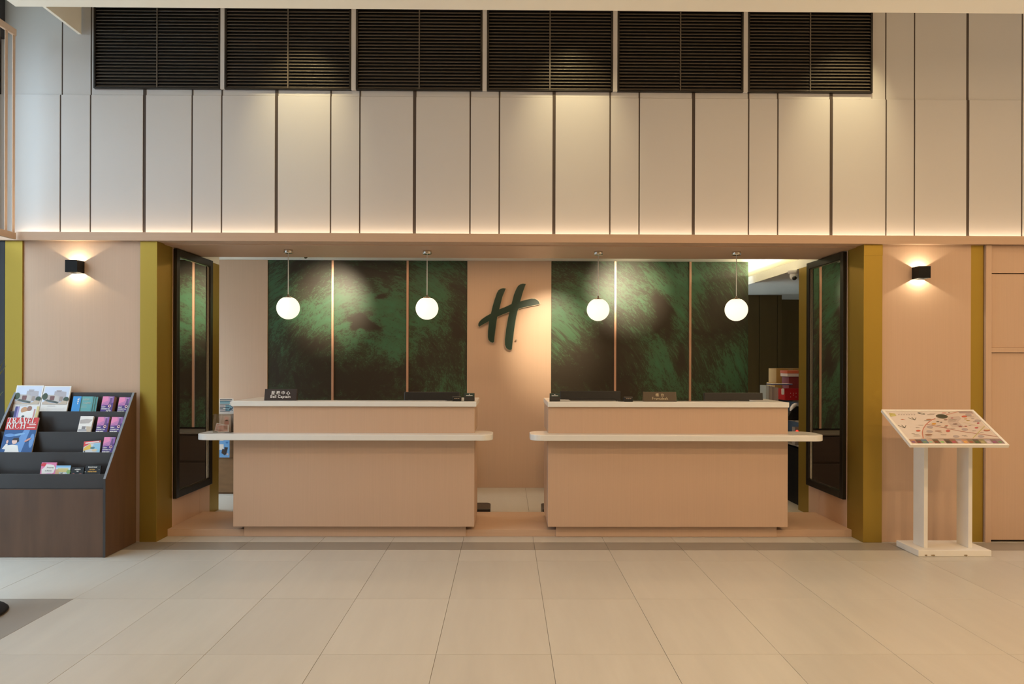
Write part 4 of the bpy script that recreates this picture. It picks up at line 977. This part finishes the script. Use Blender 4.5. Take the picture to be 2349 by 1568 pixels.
        put(ell(x, y, rx, ry, 12), c)
    rr = random.Random(3)
    for x, y, L_ in ((865, 108, 90), (830, 124, 110), (670, 448, 90), (670, 466, 110), (690, 338, 60), (850, 482, 100), (1050, 416, 60), (1090, 448, 90), (1420, 458, 70), (1450, 478, 60), (1180, 208, 120), (1180, 228, 110), (1230, 345, 70), (1570, 385, 60), (1700, 410, 50), (1500, 160, 60), (1520, 188, 50), (720, 300, 80), (800, 222, 90), (1010, 302, 60), (1500, 300, 40), (1330, 300, 60), (1560, 240, 40), (640, 430, 45)):
        put(rect(x, y, x+L_, y+5), (.36, .30, .26))
    # photo strip along the lower edge
    cols = [(.45, .24, .17), (.16, .10, .08), (.12, .20, .28), (.52, .36, .28), (.15, .12, .07), (.50, .40, .34), (.13, .09, .06), (.32, .16, .10), (.42, .36, .38), (.50, .28, .17), (.25, .19, .10), (.12, .09, .05), (.30, .26, .12), (.44, .38, .42), (.22, .14, .13), (.28, .20, .20)]
    n = len(cols)
    for k, c in enumerate(cols):
        put(rect(.03+.94*k/n, .042, .03+.94*(k+1)/n, .155), c, True)
        put(ell(.03+.94*(k+.45)/n, .085, .02, .022, 8), tuple(min(.8, v*rr.choice((.5, 1.5))) for v in c), True)
    put([(585, 512), (1060, 508), (2010, 508), (2020, 516), (1060, 516)], (.50, .38, .32))
    mb.build('map_print', None, t, label='printed local map with photo strip')
    # uprights, cut to the slope of the board
    for pf in (2120.5, 2222.5):
        xf = X(pf, 5.875); yA, yB_ = 5.875, 6.03
        def zc(y):  return f.z+(min(y, b.y)-f.y)*S.z/S.y-.026/S.y*1.0
        MB().prism([(yA, zb+.0005), (yB_, zb+.0005), (yB_, zc(yA)+.02), (yA, zc(yA))], 'x', xf, xf+.031, M['standwhite'], .001).build('leg', None, t)
map_stand()

# ---- timber screen hanging at the upper left
sx = -4.085; z0, z1 = Z(548, 6.18, 38), Z(66, 6.18, 38)
t = thing('timber_screen', 'pink timber slatted screen at the upper left beside the panelled wall', 'screen', (sx, 5.4, z0))
ya, yb_ = 4.75, 6.195
MB().box((sx-.012, ya, z0), (sx+.012, yb_, z0+.055), M['screenwood'], .002).build('rail', None, t)
MB().box((sx-.012, ya, z1-.055), (sx+.012, yb_, z1), M['screenwood'], .002).build('rail', None, t)
bar = MB().box((-.003, -.0155, 0), (.003, .0155, z1-z0-.111), M['screenwood'], .002); o = bar.build('slat', None); bme = o.data; bpy.data.objects.remove(o)
y = yb_-.0165
while y > ya: inst('slat', bme, t, (sx, y, z0+.0555)); y -= .093

# ---- plant off the left edge, only leaf tips reach the view
t = thing('potted_plant', 'grass-leaved plant at the left edge, only leaf tips in view', 'plant', (-3.27, 4.43, 0))
MB().lathe([(0, 0.001), (.26, 0.001), (.27, .008), (.26, .018), (0, .018)], (-3.27, 4.43, 0), M['black']).build('saucer', None, t)
MB().lathe([(0, .019), (.13, .019), (.17, .55), (.175, .60), (.155, .60), (.15, .56), (0, .56)], (-3.27, 4.43, 0), M['blackplastic']).build('pot', None, t)
leafm = plain('olive leaf', (.16, .20, .05), .45, var=.4, scale=8)
def leaf(tip, k):
    base = Vector((-3.27+.05*math.cos(k*2.4), 4.43+.05*math.sin(k*2.4), .56)); tip = Vector(tip)
    mid = (base+tip)/2+Vector((0, 0, .28))*(1 if tip.z < 1.75 else .3)
    mb = MB(); pts = []
    for j in range(9):
        q = j/8; p = base*(1-q)**2+mid*2*q*(1-q)+tip*q*q; pts.append(p)
    d = (tip-base); sd = Vector((-d.y, d.x, 0)).normalized() if d.xy.length > .01 else Vector((1, 0, 0))
    L_, R_, T_ = [], [], []
    for j, p in enumerate(pts):
        wv = .011*math.sin(math.pi*min(1, (j+.6)/8.6))**.7
        L_.append(mb.bm.verts.new(p-sd*wv)); R_.append(mb.bm.verts.new(p+sd*wv)); T_.append(mb.bm.verts.new(p-Vector((0, 0, .003))))
    for j in range(8):
        for a_, b_ in ((L_, T_), (T_, R_)): mb.bm.faces.new((a_[j], b_[j], b_[j+1], a_[j+1]))
    mb.build('leaf', leafm, t)
tips = [at(12, 820, 4.46), at(14.5, 837, 4.42), at(1.5, 852, 4.5), at(7, 897, 4.35)]
for k, p in enumerate(tips): leaf(p, k)
for k in range(14):
    a_ = k*2.399; leaf((-3.42+.30*math.cos(a_)*.8, 4.43+.34*math.sin(a_), 1.25+.35*random.random()), k+4)

# ---- ceiling camera, spot heads
c = at(1821, 617, 7.75)
t = thing('dome_camera', 'small white ceiling camera beside the right mirror', 'camera', (c.x, 7.75, 2.49))
MB().lathe([(0, 0), (.062, 0), (.064, -.008), (.060, -.030), (.045, -.042), (0, -.044)], (c.x, 7.75, 2.489), M['paper'], 24).build('mount', None, t)
MB().lathe([(.04, 0), (.043, -.02), (.036, -.045), (.02, -.058), (0, -.062)], (c.x, 7.75, 2.447), M['paper'], 24).build('housing', None, t)
MB().lathe([(0, .0), (.022, 0), (.024, -.012), (.018, -.02), (0, -.022)], (0, 0, 0), M['blackplastic'], 16, True, Matrix.Translation((c.x-.012, 7.708, 2.405)) @ Matrix.Rotation(math.radians(-50), 4, 'X')).build('lens', None, t)
for k, (px, lab) in enumerate(((697, 'small chrome spotlight just under the soffit above the left green panels'), (1262, 'chrome spotlight above the letter sign'), (1440, 'chrome spotlight above the right green panels'))):
    x = X(px, 7.56); zt = 2.734; dz = 0 if k == 0 else .03
    t = thing('spotlight', lab, 'spotlight', (x, 7.56, zt), group='track spotlights above the green wall')
    MB().lathe([(0, 0), (.03, 0), (.03, -.012), (0, -.012)], (x, 7.56, zt), M['paper'], 20).build('base', None, t)
    MB().tube([(x, 7.56, zt-.012), (x, 7.56, zt-.105+dz)], .005, M['chrome'], 8).build('stem', None, t)
    MB().tube([(x-.012 if k == 0 else x, 7.535, zt-.105+dz), (x+.008 if k == 0 else x, 7.605, zt-.148+dz)], .022, M['chrome'], 16).build('head', None, t)

# ---- shelf with office clutter on the right
SXF = 3.12
t = thing('office_shelf', 'low dark shelf unit of office things behind the right desk', 'shelf', (3.35, 8.6, 0))
box((SXF, 7.72, .001), (SXF+.40, 9.6, .60), M['black'], 'base_cabinet', t, .002)
sh = plain('grey shelf board', (.33, .29, .23), .5, var=.05)
for z in (.64, .90, 1.112): box((SXF-.01, 7.72, z-.016), (SXF+.40, 9.6, z), sh if z < 1.1 else M['darkwood'], 'shelf_board', t, .001)
for y in (7.72, 9.58): box((SXF+.02, y, .601), (SXF+.40, y+.018, 1.095), M['darkwood'], 'side_panel', t)
box((SXF+.38, 7.74, .601), (SXF+.40, 9.58, 1.095), M['black'], 'backing', t)
zt = 1.1125
def cbox(name, lab, x0, y0, z0, wd, dp, h, m, tape=None, lid=None, group=None):
    o = thing(name, lab, 'box', (x0+wd/2, y0+dp/2, z0), group=group)
    box((x0, y0, z0), (x0+wd, y0+dp, z0+h), m, 'body', o, .002)
    if lid: box((x0-.003, y0-.003, z0+h*.55), (x0+wd+.003, y0+dp+.003, z0+h+.003), lid, 'lid', o, .001)
    if tape: box((x0+wd*.42, y0-.0008, z0+.001), (x0+wd*.58, y0, z0+h), tape, 'tape', o)
xb1 = X(1781, 8.75)
cbox('cardboard_box', 'small cardboard box under the larger one on the office shelf', xb1-.02, 8.74, zt, .34, .28, Z(876, 8.74)-zt, M['card'])
cbox('cardboard_box', 'larger cardboard box on top of the office shelf stack', xb1, 8.75, Z(876, 8.74)+.001, .34, .26, Z(843, 8.75)-Z(876, 8.74), M['card'], ink((.42, .29, .13)))
xo = X(1810, 8.45)
cbox('dark_box', 'dark red box below the orange one on the office shelf', xo, 8.45, zt, .26, .22, Z(862, 8.45)-zt, ink((.22, .03, .025)))
cbox('orange_box', 'orange and white box on top of the dark red box', xo-.02, 8.44, Z(862, 8.45)+.002, .26, .22, .066, ink((.72, .60, .52)), lid=ink((.60, .13, .05)))
gb = [ink((.42, .48, .48)), ink((.30, .28, .25)), ink((.36, .33, .29)), ink((.24, .22, .20)), ink((.38, .35, .32)), ink((.33, .31, .29))]
xm = X(1757, 8.9); xw = [.034, .012, .026, .024, .012, .034]
mags = ['grey blue binder, leftmost of the row beside the right monitor', 'thin dark grey booklet, second in the row beside the right monitor', 'grey booklet, third in the row beside the right monitor', 'darker grey booklet, fourth in the row beside the right monitor', 'thin pale booklet, fifth in the row beside the right monitor', 'thick pale grey booklet, last in the row beside the right monitor']
xq = X(1757, 8.2); tb = thing('side_table', 'narrow side table carrying the row of booklets behind the right desk', 'table', (xq+.08, 8.25, 0))
box((xq-.03, 8.17, Z(921, 8.2)-.02), (xq+.20, 8.42, Z(921, 8.2)), M['standwhite'], 'table_top', tb, .002)
for lx_ in (xq-.02, xq+.17):
    for ly_ in (8.18, 8.39): box((lx_, ly_, .001), (lx_+.02, ly_+.02, Z(921, 8.2)-.0205), M['black'], 'leg', tb)
zq = Z(921, 8.2)+.0005; xx = xq
for k in range(6):
    hgt = Z(882+1.0*k, 8.2)-zq
    o = thing('booklet', mags[k], 'booklet', (xx+xw[k]/2, 8.3, zq), group='booklets in a row behind the right desk')
    box((xx, 8.20, zq), (xx+xw[k]-.002, 8.39, zq+hgt), gb[k], 'pages', o, .001)
    box((xx, 8.197, zq), (xx+xw[k]-.002, 8.1995, zq+hgt), gb[k], 'spine', o)
    xx += xw[k]
o = thing('folder', 'dark blue folder lying across the row of booklets', 'folder', (xq+.14, 8.3, zq+.2))
box((xq+.065, 8.205, Z(881, 8.2)+.001), (xq+.30, 8.38, Z(881, 8.2)+.010), ink((.04, .05, .16)), 'cover', o, .002)
box((xq+.070, 8.21, Z(881, 8.2)+.0101), (xq+.30, 8.375, Z(881, 8.2)+.013), M['paper'], 'pages', o)
# red basket
xr = X(1797, 8.05)
o = thing('red_basket', 'red plastic basket with round holes on the office shelf', 'basket', (xr+.15, 8.1, zt))
hb = Z(890, 8.0)-zt
mb = MB(); mb.prism([(xr+.01, zt), (xr+.30, zt), (xr+.32, zt+hb), (xr-.012, zt+hb)], 'y', 8.0, 8.008, ink((.42, .012, .016), .35)).prism([(xr+.01, zt), (xr+.30, zt), (xr+.32, zt+hb), (xr-.012, zt+hb)], 'y', 8.20, 8.208, ink((.42, .012, .016), .35))
mb.prism([(8.0085, zt), (8.1995, zt), (8.1995, zt+hb), (8.0085, zt+hb)], 'x', xr+.0, xr+.008, ink((.42, .012, .016), .35)).box((xr+.01, 8.0085, zt), (xr+.30, 8.1995, zt+.006), ink((.42, .012, .016), .35))
mb.build('body', None, o)
mb = MB()
for i in range(6):
    for j in range(3):
        if (i+j) % 2 == 0 or j == 2: mb.poly([(xr+.06+i*.03+q[0], 7.9992, zt+.035+j*.02+q[1]) for q in ell(0, 0, .004, .004, 8)], M['paper'])
mb.build('hole', None, o, label='rows of pale holes')
tag(MB().prism(rrect(X(1793, 7.98), Z(903, 7.98), X(1799, 7.98), Z(889, 7.98), (.008,)*4, 4), 'y', 7.975, 7.985, M['paper'], .001).build('paper_tag'), 'white rounded tag hanging on the red basket', 'tag')
# dispenser and device on the lower shelves
c = at(1833, 948, 7.95)
o = thing('tape_dispenser', 'black tape dispenser on the middle office shelf', 'dispenser', (c.x, 7.95, .9005))
MB().prism([(-.13, 0), (.16, 0), (.16, .05), (.10, .10), (.03, .15), (-.04, .15), (-.09, .11), (-.13, .04)], 'y', -.03, .03, M['blackplastic'], .004).build('body', None, o, False)
MB().lathe([(.035, -.02), (.075, -.02), (.078, 0), (.075, .02), (.035, .02), (.035, -.02)], (0, 0, 0), M['paper'], 24, True, Matrix.Translation((-.02, -.001, .11)) @ Matrix.Rotation(math.pi/2, 4, 'X')).build('tape_roll', None, o, False, 'white tape roll')
c = at(1828, 980, 7.90)
o = thing('power_strip', 'grey power box with a lit red switch on the lower office shelf', 'power strip', (c.x, 7.9, .6405))
MB().box((-.03, -.02, 0), (.10, .06, .19), ink((.30, .27, .24)), .004).build('body', None, o, False)
m, t_, b_ = newmat('lit red switch'); setc(b_, (.7, .05, .03), .3); b_.inputs['Emission Color'].default_value = (1, .06, .03, 1); b_.inputs['Emission Strength'].default_value = 1.2
MB().lathe([(0, .006), (.014, .005), (.016, 0), (0, -.001)], (0, 0, 0), m, 16, True, Matrix.Translation((-.006, -.021, .145)) @ Matrix.Rotation(math.pi/2, 4, 'X')).build('switch', None, o, False, 'glowing red switch')
